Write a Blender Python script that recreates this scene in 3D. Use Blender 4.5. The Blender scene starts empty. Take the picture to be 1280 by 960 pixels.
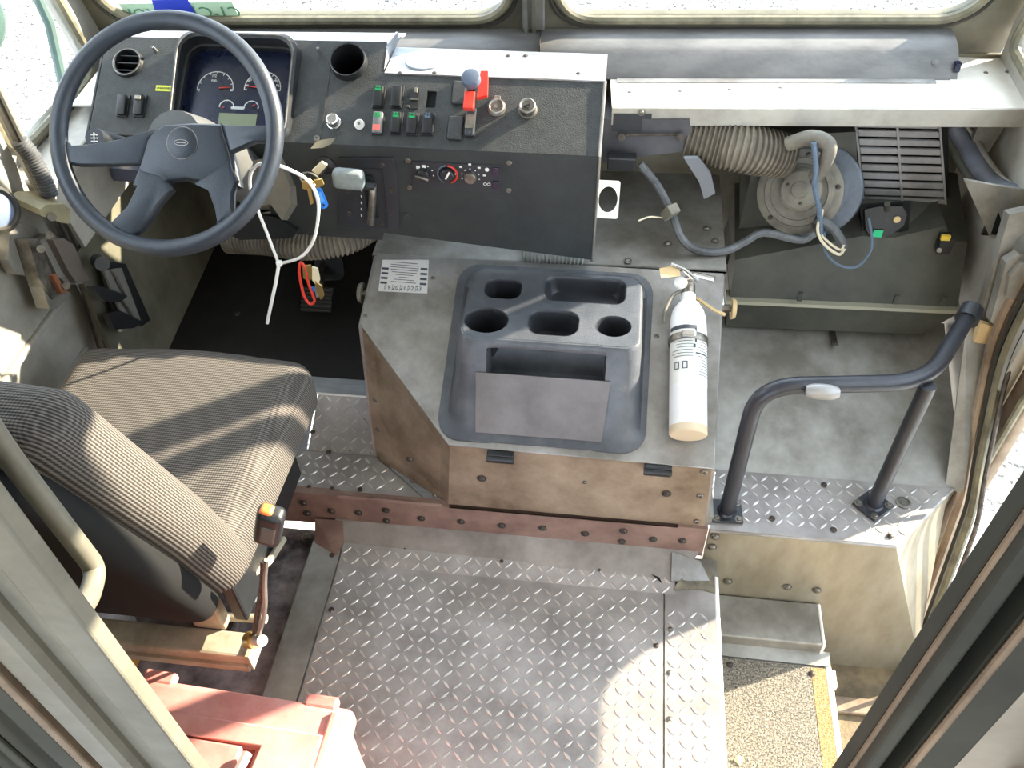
import bpy, bmesh, math, random
from mathutils import Vector as V, Matrix
random.seed(7)
SC = bpy.context.scene; COL = SC.collection
# ------------------------------------------------------------------ camera, sky, sun, exposure
F = 1095.0
ZD = V((35, 1045, F)).normalized()
YF = V((193, -1160, F)); YF = (YF - ZD*YF.dot(ZD)).normalized()
XR = ZD.cross(YF)
if XR.x < 0: XR = -XR
RW = Matrix((XR, YF, -ZD))                       # camera (right, down, forward) -> world
CAM = V((0, 0, 1.8))
cd = bpy.data.cameras.new('camera'); co = bpy.data.objects.new('camera', cd); COL.objects.link(co)
cd.sensor_width = 36; cd.lens = F/1280*36; cd.clip_start = .01; cd.clip_end = 100
r_, d_, f_ = RW.col[0], RW.col[1], RW.col[2]
M = Matrix((( r_[0], -d_[0], -f_[0], CAM[0]), (r_[1], -d_[1], -f_[1], CAM[1]), (r_[2], -d_[2], -f_[2], CAM[2]), (0,0,0,1)))
co.matrix_world = M
SC.camera = co
EL = math.radians(23.5); SUN_TO = V((.862*math.cos(EL), .506*math.cos(EL), math.sin(EL))).normalized()
sd = bpy.data.lights.new('sun', 'SUN'); so = bpy.data.objects.new('sun', sd); COL.objects.link(so)
sd.energy = 15; sd.angle = math.radians(.6); sd.color = (1, .87, .70)
so.rotation_euler = (-SUN_TO).to_track_quat('-Z', 'Y').to_euler(); so.location = SUN_TO*8
w = bpy.data.worlds.new('sky'); SC.world = w; w.use_nodes = True
bg = w.node_tree.nodes['Background']; bg.inputs[0].default_value = (.74, .85, 1.0, 1); bg.inputs[1].default_value = 3.1
SC.view_settings.view_transform = 'Standard'; SC.view_settings.look = 'None'
SC.view_settings.gamma = 1; SC.view_settings.use_curve_mapping = False
SC.view_settings.exposure = 0.98

# ------------------------------------------------------------------ helpers
def ray(px, py): return (RW @ V((px-640, py-480, F))).normalized()
def at(px, py, x=None, y=None, z=None):
    d = ray(px, py)
    t = (x-CAM.x)/d.x if x is not None else (y-CAM.y)/d.y if y is not None else (z-CAM.z)/d.z
    return CAM + d*t
def lin(c):
    return tuple(((v/12.92) if v <= .04045 else ((v+.055)/1.055)**2.4) for v in c)
def rgb(r, g, b): return lin((r/255, g/255, b/255))
MATS = {}
def mat(name, c, rough=.6, metal=0, c2=None, scale=8, bump=0, bscale=60, c3=None, spec=.5, streak=None, det=6):
    if name in MATS: return MATS[name]
    m = bpy.data.materials.new(name); m.use_nodes = True; MATS[name] = m
    nt = m.node_tree; p = nt.nodes['Principled BSDF']; L = nt.links
    p.inputs['Roughness'].default_value = rough; p.inputs['Metallic'].default_value = metal
    p.inputs['Specular IOR Level'].default_value = spec
    p.inputs['Base Color'].default_value = (*c, 1)
    tc = nt.nodes.new('ShaderNodeTexCoord'); src = tc.outputs['Object']
    if streak:
        mp = nt.nodes.new('ShaderNodeMapping'); mp.inputs['Scale'].default_value = streak; L.new(src, mp.inputs[0]); src = mp.outputs[0]
    if c2:
        n = nt.nodes.new('ShaderNodeTexNoise'); n.inputs['Scale'].default_value = scale; n.inputs['Detail'].default_value = det
        n.inputs['Roughness'].default_value = .65; L.new(src, n.inputs['Vector'])
        r = nt.nodes.new('ShaderNodeValToRGB'); e = r.color_ramp.elements
        e[0].position = .36; e[1].position = .66; e[0].color = (*c2, 1); e[1].color = (*c, 1)
        if c3: k = e.new(.74); k.color = (*c3, 1)
        L.new(n.outputs['Fac'], r.inputs[0]); L.new(r.outputs[0], p.inputs['Base Color'])
        mr = nt.nodes.new('ShaderNodeMapRange'); mr.inputs[3].default_value = min(1, rough+.12); mr.inputs[4].default_value = max(.05, rough-.1)
        L.new(n.outputs['Fac'], mr.inputs[0]); L.new(mr.outputs[0], p.inputs['Roughness'])
    if bump:
        n2 = nt.nodes.new('ShaderNodeTexNoise'); n2.inputs['Scale'].default_value = bscale; n2.inputs['Detail'].default_value = 3
        L.new(tc.outputs['Object'], n2.inputs['Vector'])
        b = nt.nodes.new('ShaderNodeBump'); b.inputs['Strength'].default_value = bump; b.inputs['Distance'].default_value = .002
        L.new(n2.outputs['Fac'], b.inputs['Height']); L.new(b.outputs[0], p.inputs['Normal'])
    return m
def mesh_obj(name, bm, m, parent=None, smooth=False):
    me = bpy.data.meshes.new(name)
    if parent is not None:
        off = V((0,0,0)); q = parent
        while q is not None: off += q.location; q = q.parent
        bmesh.ops.translate(bm, verts=bm.verts, vec=-off)
    bmesh.ops.recalc_face_normals(bm, faces=bm.faces)
    bm.to_mesh(me); bm.free()
    if smooth:
        me.polygons.foreach_set('use_smooth', [True]*len(me.polygons))
        try: me.set_sharp_from_angle(angle=math.radians(38))
        except Exception: pass
    o = bpy.data.objects.new(name, me); COL.objects.link(o)
    if m: me.materials.append(m)
    if parent is not None: o.parent = parent
    return o
def thing(name, label, cat, loc=(0,0,0), group=None):
    o = bpy.data.objects.new(name, None); COL.objects.link(o); o.location = loc; o.empty_display_size = .05
    o['label'] = label; o['category'] = cat
    if group: o['group'] = group
    return o
def tag(o, label=None, cat=None, group=None, kind=None):
    for k, v in (('label', label), ('category', cat), ('group', group), ('kind', kind)):
        if v: o[k] = v
    return o
def struct(name, bm, m, parent=None, smooth=False, label=None):
    o = mesh_obj(name, bm, m, parent, smooth)
    if parent is None: o['kind'] = 'structure'
    if label: o['label'] = label
    return o
def frame(o, x, y, z):                       # matrix from origin and three axes
    return Matrix(((x[0],y[0],z[0],o[0]), (x[1],y[1],z[1],o[1]), (x[2],y[2],z[2],o[2]), (0,0,0,1)))
def frame_z(o, n, up=(0,0,1)):               # local z along n, local y near up
    n = V(n).normalized(); u = V(up); x = u.cross(n)
    if x.length < 1e-4: x = V((1,0,0)) - n*n.x
    x.normalize(); return frame(o, x, n.cross(x), n)
def B(): return bmesh.new()
def add(bm, src):                            # merge src into bm
    me = bpy.data.meshes.new('t'); src.to_mesh(me); src.free(); bm.from_mesh(me); bpy.data.meshes.remove(me)
def box(bm, c, s, mx=None, bev=0, seg=2, sm=True):
    t = B(); bmesh.ops.create_cube(t, size=1, matrix=Matrix.Translation(c) @ Matrix.Diagonal((*s, 1)))
    if bev: bmesh.ops.bevel(t, geom=t.edges[:], offset=bev, segments=seg, profile=.5, affect='EDGES')
    if mx is not None: t.transform(mx)
    add(bm, t); return bm
def bbox(bm, a, b, mx=None, bev=0, seg=2):
    return box(bm, [(a[i]+b[i])/2 for i in range(3)], [abs(b[i]-a[i]) for i in range(3)], mx, bev, seg)
def cyl(bm, a, b, r1, r2=None, n=16, bev=0):
    a, b = V(a), V(b); r2 = r1 if r2 is None else r2
    t = B(); bmesh.ops.create_cone(t, cap_ends=True, segments=n, radius1=r1, radius2=r2, depth=(b-a).length)
    if bev:
        es = [e for e in t.edges if len(e.link_faces) == 2 and any(len(f.verts) > 4 for f in e.link_faces)]
        bmesh.ops.bevel(t, geom=es, offset=bev, segments=2, profile=.5, affect='EDGES')
    q = (b-a).to_track_quat('Z', 'Y').to_matrix().to_4x4()
    t.transform(Matrix.Translation((a+b)/2) @ q); add(bm, t); return bm
def smooth_path(pts, n=6, closed=False):
    P = [V(p) for p in pts]; out = []
    m = len(P); rng = range(m if closed else m-1)
    for i in rng:
        p0 = P[i-1] if (i > 0 or closed) else P[0]*2-P[1]
        p1 = P[i]; p2 = P[(i+1) % m]
        p3 = P[(i+2) % m] if (i+2 < m or closed) else p2*2-p1
        for k in range(n):
            t = k/n
            out.append(.5*((2*p1)+(p2-p0)*t+(2*p0-5*p1+4*p2-p3)*t*t+(3*p1-p0-3*p2+p3)*t**3))
    if not closed: out.append(P[-1])
    return out
def fillet(pts, r, n=5):                     # polyline with rounded corners
    P = [V(p) for p in pts]; out = [P[0]]
    for i in range(1, len(P)-1):
        a, b, c = P[i-1], P[i], P[i+1]; u = (a-b); v = (c-b); rr = min(r, u.length*.45, v.length*.45)
        s = b+u.normalized()*rr; e = b+v.normalized()*rr
        for k in range(n+1):
            t = k/n; out.append(s*(1-t)**2 + b*2*t*(1-t) + e*t*t)
    out.append(P[-1]); return out
def tube(bm, pts, r, n=10, closed=False, flat=None):
    P = [V(p) for p in pts]; m = len(P); rad = r if callable(r) else (lambda i, s: r)
    rings = []; s = 0; prev = None
    for i, p in enumerate(P):
        if closed: d = P[(i+1) % m]-P[i-1]
        else: d = P[min(i+1, m-1)]-P[max(i-1, 0)]
        d.normalize()
        if prev is None:
            u = d.orthogonal().normalized()
        else:
            u = prev - d*prev.dot(d); u.normalize()
        prev = u; w_ = d.cross(u)
        if i: s += (P[i]-P[i-1]).length
        rr = rad(i, s)
        rings.append([bm.verts.new(p + (u*math.cos(2*math.pi*k/n) + w_*math.sin(2*math.pi*k/n))*rr) for k in range(n)])
    for i in range(m if closed else m-1):
        a, b = rings[i], rings[(i+1) % m]
        sh = 0
        if closed and i == m-1:
            sh = min(range(n), key=lambda q: (a[0].co-b[q].co).length)
        for k in range(n): bm.faces.new((a[k], a[(k+1) % n], b[(k+1+sh) % n], b[(k+sh) % n]))
    if not closed: bm.faces.new(rings[0][::-1]); bm.faces.new(rings[-1])
    return bm
def corrugated(bm, pts, r, pitch=.009, depth=.12, n=16):
    P = smooth_path(pts, 12); # resample
    L = [0]
    for i in range(1, len(P)): L.append(L[-1]+(P[i]-P[i-1]).length)
    step = pitch/4; out = []; s = 0; j = 0
    while s < L[-1]:
        while L[j+1] < s: j += 1
        t = (s-L[j])/max(1e-9, L[j+1]-L[j]); out.append(P[j].lerp(P[j+1], t)); s += step
    f = r if callable(r) else (lambda q: r)
    N = len(out)
    tube(bm, out, lambda i, s_: f(i/N)*(1+(0, depth, depth, 0)[i % 4] - depth/2), n)
    return bm
def lathe(bm, prof, mx, n=24, cap=True):     # prof: (r, z) list in local z axis
    rings = []
    for r, z in prof:
        rings.append([bm.verts.new(mx @ V((r*math.cos(2*math.pi*k/n), r*math.sin(2*math.pi*k/n), z))) for k in range(n)])
    for a, b in zip(rings, rings[1:]):
        for k in range(n): bm.faces.new((a[k], a[(k+1) % n], b[(k+1) % n], b[k]))
    if cap: bm.faces.new(rings[0][::-1]); bm.faces.new(rings[-1])
    return bm
def rrect(x0, y0, x1, y1, r, n=5):
    out = []
    for cx, cy, a in ((x1-r, y1-r, 0), (x0+r, y1-r, 90), (x0+r, y0+r, 180), (x1-r, y0+r, 270)):
        for k in range(n+1):
            t = math.radians(a+90*k/n); out.append((cx+r*math.cos(t), cy+r*math.sin(t)))
    return out
def circ(cx, cy, rx, ry=None, n=28):
    ry = ry or rx
    return [(cx+rx*math.cos(2*math.pi*k/n), cy+ry*math.sin(2*math.pi*k/n)) for k in range(n)]
def plate(bm, outline, holes=(), t=.003, mx=None, bev=0):   # flat sheet (with holes), front face at local z=0, body behind
    cu = bpy.data.curves.new('c', 'CURVE'); cu.dimensions = '2D'; cu.fill_mode = 'BOTH'
    cu.extrude = t/2
    if bev: cu.bevel_depth = bev; cu.bevel_resolution = 1; cu.offset = -bev; cu.extrude = max(.00005, t/2-bev)
    for poly in [outline, *holes]:
        s = cu.splines.new('POLY'); s.points.add(len(poly)-1); s.use_cyclic_u = True
        for i, (x, y) in enumerate(poly): s.points[i].co = (x, y, 0, 1)
    o = bpy.data.objects.new('c', cu); COL.objects.link(o)
    me = bpy.data.meshes.new_from_object(o)
    T = B(); T.from_mesh(me); bmesh.ops.remove_doubles(T, verts=T.verts, dist=1e-5)
    T.transform(Matrix.Translation((0,0,-t/2)))
    if mx is not None: T.transform(mx)
    add(bm, T); bpy.data.objects.remove(o); bpy.data.curves.remove(cu); bpy.data.meshes.remove(me)
    return bm
def text(bm, s, size, mx, t=.0006, align='CENTER', sx=1):
    cu = bpy.data.curves.new('t', 'FONT'); cu.body = s; cu.size = size; cu.extrude = t/2; cu.align_x = align; cu.align_y = 'CENTER'; cu.resolution_u = 2
    o = bpy.data.objects.new('t', cu); COL.objects.link(o)
    bpy.context.view_layer.update()
    me = bpy.data.meshes.new_from_object(o)
    T = B(); T.from_mesh(me); T.transform(Matrix.Diagonal((sx,1,1,1))); T.transform(mx); add(bm, T)
    bpy.data.objects.remove(o); bpy.data.curves.remove(cu); bpy.data.meshes.remove(me)
    return bm
def quad(bm, pts, t=.004):                   # thick sheet from a (possibly warped) polygon; thickness goes behind (away from camera)
    P = [V(p) for p in pts]; n = V((0,0,0))
    for i in range(len(P)): n += P[i].cross(P[(i+1) % len(P)])
    n.normalize(); c = sum(P, V())/len(P)
    if n.dot(CAM-c) < 0: n = -n
    a = [bm.verts.new(p) for p in P]; b = [bm.verts.new(p-n*t) for p in P]
    bm.faces.new(a); bm.faces.new(b[::-1])
    for i in range(len(P)):
        j = (i+1) % len(P); bm.faces.new((a[i], b[i], b[j], a[j]))
    return bm
def mirror_hole(): pass
BOLTS = {}
def bolt(parent, p, n, r=.006, m=None, name='bolt', kind='round'):
    key = (kind, round(r, 4), m.name)
    if key not in BOLTS:
        bm = B()
        if kind == 'round':
            lathe(bm, [(r*1.35, 0), (r*1.35, r*.15), (r, r*.2), (r*.85, r*.55), (r*.45, r*.75)], Matrix.Identity(4), 12)
        elif kind == 'hex':
            lathe(bm, [(r*1.5, 0), (r*1.5, r*.2)], Matrix.Identity(4), 14); lathe(bm, [(r, r*.2), (r, r*.8), (r*.8, r*.95)], Matrix.Identity(4), 6)
        else:   # cross recess screw
            lathe(bm, [(r*1.1, 0), (r*1.1, r*.25), (r*.8, r*.5), (r*.3, r*.5), (r*.25, r*.2)], Matrix.Identity(4), 12)
        me = bpy.data.meshes.new(name); bm.to_mesh(me); bm.free(); me.materials.append(m); BOLTS[key] = me
        me.polygons.foreach_set('use_smooth', [True]*len(me.polygons))
        try: me.set_sharp_from_angle(angle=math.radians(38))
        except Exception: pass
    o = bpy.data.objects.new(name, BOLTS[key]); COL.objects.link(o)
    off = V((0,0,0)); q = parent
    while q is not None: off += q.location; q = q.parent
    o.parent = parent; o.matrix_local = frame_z(V(p)-off, n, (random.random(), random.random(), random.random()))
    return o

# ------------------------------------------------------------------ materials
alu = mat('worn aluminium', rgb(166,164,162), .42, .7, rgb(122,118,112), 7, .15, 90, streak=(1,1,1))
alud = mat('dull aluminium sheet', rgb(168,166,160), .5, .6, rgb(120,115,106), 5, .12, 120)
alutan = mat('dirty tan aluminium', rgb(158,140,120), .55, .35, rgb(108,90,72), 6, .15, 90, c3=rgb(174,160,142))
aluboxm = mat('brushed step aluminium', rgb(172,164,146), .42, .6, rgb(136,126,106), 3, .12, 80, streak=(2.2,2.2,.8))
treadm = mat('tread plate aluminium', rgb(172,166,162), .46, .4, rgb(132,126,122), 6, .18, 160)
tread2 = mat('tread lozenge aluminium', rgb(214,208,202), .32, .65, rgb(170,165,160), 30, 0)
redprimer = mat('faded red primer', rgb(140,114,102), .6, .15, rgb(108,84,74), 9, .2, 70)
greystrip = mat('grey painted sheet', rgb(158,150,142), .6, .2, rgb(112,104,98), 6, .15, 70)
dirtfloor = mat('oily dirty floor', rgb(160,152,150), .5, .1, rgb(44,40,44), 9, .3, 50, c3=rgb(168,160,160))
white = mat('white shelf paint', rgb(226,222,212), .42, 0, rgb(206,200,188), 10, .08, 50)  # the shelf's own white, slightly uneven in tone
body = mat('grey body panel paint', rgb(182,178,168), .5, .1, rgb(140,136,126), 4, .1, 40)
bodyd = mat('olive grey inner panel', rgb(112,108,92), .6, .1, rgb(78,76,62), 5, .1, 40)
ceilm = mat('white ceiling panel', rgb(225,224,218), .7, 0, rgb(205,203,196), 3)
rubber = mat('black rubber seal', rgb(58,54,44), .6, 0, rgb(40,38,32), 12)
sealm = mat('yellowed window seal', rgb(122,116,94), .6, 0, rgb(78,74,58), 14)
dash = mat('black textured dash vinyl', rgb(52,54,52), .62, 0, rgb(40,42,41), 40, .7, 420, spec=.5)
dashlow = mat('matte black dash panel', rgb(42,46,44), .62, 0, rgb(33,36,36), 14, .5, 420)
cluster = mat('blue black gauge face', rgb(24,32,58), .25, 0, rgb(14,18,34), 5)
blk = mat('black plastic', rgb(30,32,34), .42, 0, rgb(22,24,26), 20, .15, 200)
blksat = mat('dark satin moulded plastic', rgb(44,47,52), .42, 0, rgb(30,32,36), 7, .35, 260)
wheelm = mat('blue grey steering wheel vinyl', rgb(46,53,62), .42, 0, rgb(38,44,52), 12, .25, 300)
hole = mat('dark opening', rgb(8,9,9), .9)
chrome = mat('chrome', rgb(200,200,200), .22, .95)
steel = mat('dull steel hardware', rgb(150,146,138), .4, .8, rgb(96,90,82), 30)
dsteel = mat('dark dirty bolt steel', rgb(92,84,76), .5, .5, rgb(50,44,40), 50)
vinylgrey = mat('grey defroster duct vinyl', rgb(112,110,108), .5, 0, rgb(86,85,84), 6, .3, 60, streak=(1,3,3))
bluealu = mat('bare metal dash cover', rgb(160,164,168), .42, .35, rgb(130,134,138), 12, .15, 200, streak=(1,5,1))
heat = mat('dusty black heater case', rgb(74,74,64), .62, 0, rgb(50,51,46), 5, .3, 120)
grillm = mat('dusty grey grille plastic', rgb(150,148,148), .6, 0, rgb(118,116,114), 9, .3, 100)
dustm = mat('dusty motor grey', rgb(124,120,108), .62, .05, rgb(86,82,74), 12, .2, 90)
discm = mat('blue grey blower disc', rgb(98,106,116), .55, .05, rgb(70,76,84), 9, .2, 90)
hosem = mat('dusty ribbed hose', rgb(124,116,102), .7, 0, rgb(82,76,66), 12)
loom = mat('grey tape wrapped loom', rgb(94,96,98), .6, 0, rgb(58,60,62), 22, .2, 60)
wirew = mat('cream wire', rgb(206,196,170), .5)
wireb = mat('blue grey wire', rgb(84,100,118), .5)
redm = mat('red plastic', rgb(214,62,46), .4, 0, rgb(190,50,38), 12)
boxred = mat('sunlit pale red toolbox plastic', rgb(216,154,144), .5, 0, rgb(190,116,106), 8, .25, 40, c3=rgb(222,172,160))  # sunlit paleness is put into the base red
matblk = mat('black rubber floor mat', rgb(30,29,27), .5, 0, rgb(20,19,18), 14, .5, 30, c3=rgb(64,62,55))
railm = mat('black painted rail', rgb(44,46,54), .36, 0, rgb(32,33,38), 10, .2, 90)
extw = mat('white extinguisher paint', rgb(228,228,230), .35, 0, rgb(212,210,208), 7)
paper = mat('white paper label', rgb(214,214,208), .6)
ink = mat('dark label ink', rgb(58,62,72), .6)
lblue = mat('blue plastic tag', rgb(30,120,220), .4)
brass = mat('brass key', rgb(200,168,104), .3, .8)
lany = mat('white zip tie nylon', rgb(236,236,232), .4)
green = mat('green switch icon', rgb(20,150,80), .5)
greens = mat('bright green sticker', rgb(20,190,130), .5)
yellow = mat('yellow sticker', rgb(214,220,60), .6)
orange = mat('orange release button', rgb(240,120,60), .4)
postm = mat('grey bulkhead post paint', rgb(126,122,108), .5, .2, rgb(104,100,88), 9, .1, 60)
postd = mat('dark olive post paint', rgb(50,50,38), .7, 0, rgb(40,40,30), 9, .1, 60)
postedge = mat('tan lit post edge', rgb(140,118,94), .6, .1, rgb(108,90,72), 12)  # lighter tan paints the light along the post edges
olive = mat('dark olive door panel', rgb(52,52,36), .7, 0, rgb(40,40,28), 7)
grit = mat('grey anti slip grit', rgb(146,138,124), .85, 0, rgb(62,57,50), 240, 1.0, 330, c3=rgb(190,182,168), det=2)
grity = mat('worn yellow anti slip edge', rgb(172,144,98), .85, 0, rgb(110,88,52), 240, 1.0, 330, c3=rgb(200,180,140), det=2)
edgew = mat('bright worn edge metal', rgb(232,230,224), .4, .2)
blueb = mat('blue sticker border', rgb(36,56,170), .5)
paleg = mat('pale green permit paper', rgb(168,196,168), .6)
greyst = mat('grey sticker face', rgb(176,180,178), .6)
dgreen = mat('green permit ink', rgb(80,128,100), .6)
mirm = mat('green grey mirror back', rgb(66,88,80), .5, 0, rgb(52,70,64), 4)
shiftm = mat('worn grey shifter grip', rgb(128,136,134), .5, 0, rgb(104,110,108), 20, .6, 300)
tan = mat('tan wood block', rgb(196,170,124), .7)
weldm = mat('dirty caulk', rgb(120,112,96), .9, 0, rgb(80,72,60), 30, .8, 60)

def fabric():
    m = bpy.data.materials.new('woven seat fabric'); m.use_nodes = True; nt = m.node_tree; L = nt.links; p = nt.nodes['Principled BSDF']
    tc = nt.nodes.new('ShaderNodeTexCoord')
    sep = nt.nodes.new('ShaderNodeSeparateXYZ'); L.new(tc.outputs['Object'], sep.inputs[0])
    def sinw(sock, k):
        a = nt.nodes.new('ShaderNodeMath'); a.operation = 'MULTIPLY'; a.inputs[1].default_value = k; L.new(sock, a.inputs[0])
        s = nt.nodes.new('ShaderNodeMath'); s.operation = 'SINE'; L.new(a.outputs[0], s.inputs[0]); return s.outputs[0]
    def op(o, a, b):
        n = nt.nodes.new('ShaderNodeMath'); n.operation = o
        for i, q in enumerate((a, b)):
            if isinstance(q, (int, float)): n.inputs[i].default_value = q
            else: L.new(q, n.inputs[i])
        return n.outputs[0]
    X, Y, Z = sep.outputs
    # a thread across the width, and a shorter rhythm along the depth and height
    yz = op('ADD', Y, op('MULTIPLY', Z, .27))
    rows = sinw(yz, 1300); cols = sinw(op('ADD', X, op('MULTIPLY', Z, .8)), 1300)
    h = op('ADD', rows, op('MULTIPLY', cols, .45))
    r = nt.nodes.new('ShaderNodeValToRGB'); e = r.color_ramp.elements
    e[0].position = .25; e[1].position = .8; e[0].color = (*rgb(54,52,50), 1); e[1].color = (*rgb(110,104,98), 1)
    mr = nt.nodes.new('ShaderNodeMapRange'); mr.inputs[1].default_value = -1.45; mr.inputs[2].default_value = 1.45; L.new(h, mr.inputs[0])
    L.new(mr.outputs[0], r.inputs[0])
    n = nt.nodes.new('ShaderNodeTexNoise'); n.inputs['Scale'].default_value = 9; n.inputs['Detail'].default_value = 4; L.new(tc.outputs['Object'], n.inputs['Vector'])
    mx = nt.nodes.new('ShaderNodeMix'); mx.data_type = 'RGBA'; mx.blend_type = 'MULTIPLY'; mx.inputs[0].default_value = .35
    L.new(r.outputs[0], mx.inputs[6]); L.new(n.outputs['Color'], mx.inputs[7])
    L.new(r.outputs[0], p.inputs['Base Color'])
    b = nt.nodes.new('ShaderNodeBump'); b.inputs['Strength'].default_value = .6; b.inputs['Distance'].default_value = .0015
    L.new(mr.outputs[0], b.inputs['Height']); L.new(b.outputs[0], p.inputs['Normal'])
    p.inputs['Roughness'].default_value = .92; p.inputs['Specular IOR Level'].default_value = .1
    return m
fab = fabric()
def glassmat():
    m = bpy.data.materials.new('window glass'); m.use_nodes = True; nt = m.node_tree; nt.nodes.clear()
    o = nt.nodes.new('ShaderNodeOutputMaterial'); mi = nt.nodes.new('ShaderNodeMixShader'); t = nt.nodes.new('ShaderNodeBsdfTransparent')
    g = nt.nodes.new('ShaderNodeBsdfGlossy'); mi.inputs[0].default_value = .03
    t.inputs[0].default_value = (.97,.985,.975,1); g.inputs['Roughness'].default_value = .02
    nt.links.new(t.outputs[0], mi.inputs[1]); nt.links.new(g.outputs[0], mi.inputs[2]); nt.links.new(mi.outputs[0], o.inputs[0])
    return m
glass = glassmat()

# ------------------------------------------------------------------ outside ground
gm = mat('white gravel bed', rgb(214,212,208), .9, 0, rgb(150,148,146), 60, .6, 60)
struct('ground', bbox(B(), (-9, -3, -.95), (9, 16, -.92)), gm)
import numpy as np
rng = np.random.default_rng(3)
def stones():
    octv = np.array([(1,0,0),(-1,0,0),(0,1,0),(0,-1,0),(0,0,1),(0,0,-1)], float); of = np.array([(0,2,4),(2,1,4),(1,3,4),(3,0,4),(2,0,5),(1,2,5),(3,1,5),(0,3,5)])
    pts = []
    for y in np.arange(2.1, 9.5, .033):
        h = .33+.62*y
        xs = np.arange(-h*1.05-1.2, h*.9+.2, .033); pts.append(np.stack([xs, np.full_like(xs, y)], 1))
    for y in np.arange(.6, 2.1, .033):
        xs = np.arange(-4.2, -1.45, .033); pts.append(np.stack([xs, np.full_like(xs, y)], 1))
    P = np.concatenate(pts); P += rng.normal(0, .011, P.shape); n = len(P)
    S = rng.uniform(.011, .022, (n,1,1))*np.concatenate([rng.uniform(.8,1.3,(n,1,2)), rng.uniform(.5,.9,(n,1,1))], 2)
    a = rng.uniform(0, 6.28, n); v = octv[None]*S; v = v + rng.normal(0, .0025, v.shape)
    c, s = np.cos(a)[:,None], np.sin(a)[:,None]
    x = v[:,:,0]*c - v[:,:,1]*s + P[:,0:1]; y = v[:,:,0]*s + v[:,:,1]*c + P[:,1:2]; z = v[:,:,2]-.915+rng.uniform(-.006,.008,(n,1))
    W = np.stack([x,y,z], 2).reshape(-1,3); Fc = (of[None]+np.arange(n)[:,None,None]*6).reshape(-1,3)
    me = bpy.data.meshes.new('gravel'); me.vertices.add(len(W)); me.vertices.foreach_set('co', W.ravel())
    me.loops.add(Fc.size); me.loops.foreach_set('vertex_index', Fc.ravel()); me.polygons.add(len(Fc))
    me.polygons.foreach_set('loop_start', np.arange(0, Fc.size, 3)); me.polygons.foreach_set('loop_total', np.full(len(Fc), 3)); me.update()
    me.materials.append(mat('white gravel stones', rgb(232,230,226), .85, 0, rgb(112,108,106), 42, det=1))
    o = bpy.data.objects.new('gravel', me); COL.objects.link(o)
    tag(o, 'bright white and grey gravel covering the ground outside the windshield', 'gravel', kind='stuff')
stones()

# ------------------------------------------------------------------ body shell
XL, XRt, YW = -1.28, .88, 2.04
fx = lambda y: frame((0, y, 0), (1,0,0), (0,0,1), (0,-1,0))     # faces -y, local (x, z)
wx = lambda x, s: frame((x, 0, 0), (0,1,0) if s < 0 else (0,-1,0), (0,0,1), (1,0,0) if s < 0 else (-1,0,0))  # s<0: left wall facing +x, local u = y ; right wall: u=-y
LH = rrect(-1.24, .900, -.268, 1.78, .09, 7); RH = rrect(-.164, .900, .80, 1.78, .09, 7)
wf = struct('wall_front', plate(B(), [(XL-.02,-.25),(XRt+.02,-.25),(XRt+.02,2.02),(XL-.02,2.02)], [LH, RH], .03, fx(YW)), bodyd)
for i, Hh in enumerate((LH, RH)):
    wn = struct('window_%d' % (i+1), tube(B(), [(x, YW-.004, z) for x, z in Hh], .011, 8, True), sealm, smooth=True)
    xs = [p[0] for p in Hh]; zs = [p[1] for p in Hh]
    mesh_obj('glass_pane', plate(B(), Hh, (), .004, fx(YW+.012)), glass, wn)
    mesh_obj('outer_seal', tube(B(), [(x+(.012 if x > sum(xs)/len(xs) else -.012), YW-.003, z+(.012 if z > 1.3 else -.014)) for x, z in Hh], .007, 8, True), rubber, wn)
# centre post strips between the windshield panes
cp = struct('trim_1', bbox(B(), (-.242, YW-.022, .885), (-.190, YW-.002, 2.0), bev=.003), alud)
mesh_obj('post_channel', bbox(B(), (-.220, YW-.03, .885), (-.210, YW-.02, 2.0)), bodyd, cp)
mesh_obj('post_flange', bbox(B(), (-.238, YW-.03, .885), (-.230, YW-.02, 2.0)), alud, cp)
struct('ceiling', bbox(B(), (XL-.02, -.5, 2.0), (XRt+.02, YW+.03, 2.03)), ceilm)
struct('ceiling_cargo_skyblock', bbox(B(), (XL-.02, -2.2, 2.0), (XRt+.02, -.5, 2.03)), ceilm)  # unseen cargo shell added behind the camera to hold back blue sky light
cw_ = mat('pale cargo skyblock', rgb(205,198,182), .7)
struct('wall_cargo_skyblock_left', bbox(B(), (XL-.04, -2.2, -.06), (XL-.01, -.2, 2.0)), cw_)
struct('wall_cargo_skyblock_right', bbox(B(), (XRt+.035, -2.2, -.06), (XRt+.065, -.2, 2.0)), cw_)
struct('floor_cargo_skyblock', bbox(B(), (XL, -2.2, -.06), (XRt, -.5, -.01)), alutan)
# left side
def rpoly(pts, r, n=6):
    P = [V((*p, 0)) for p in pts]; out = []
    for i in range(len(P)):
        a, b, c = P[i-1], P[i], P[(i+1) % len(P)]; s0 = b+(a-b).normalized()*r; e0_ = b+(c-b).normalized()*r
        for k in range(n+1):
            t = k/n; q = s0*(1-t)**2 + b*2*t*(1-t) + e0_*t*t; out.append((q.x, q.y))
    return out
QL = rpoly([(1.49,.80),(1.90,.80),(1.66,1.75),(1.49,1.75)], .09)
wl = struct('wall_left', plate(B(), [(1.40,-.3),(YW,-.3),(YW,.9),(1.70,2.0),(1.40,2.0)], [QL], .03, wx(XL, -1)), body)
w3 = struct('window_3', tube(B(), [(XL+.004, y, z) for y, z in QL], .012, 8, True), sealm, smooth=True)
mesh_obj('glass_pane', plate(B(), QL, (), .004, wx(XL-.012, -1)), glass, w3)
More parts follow.
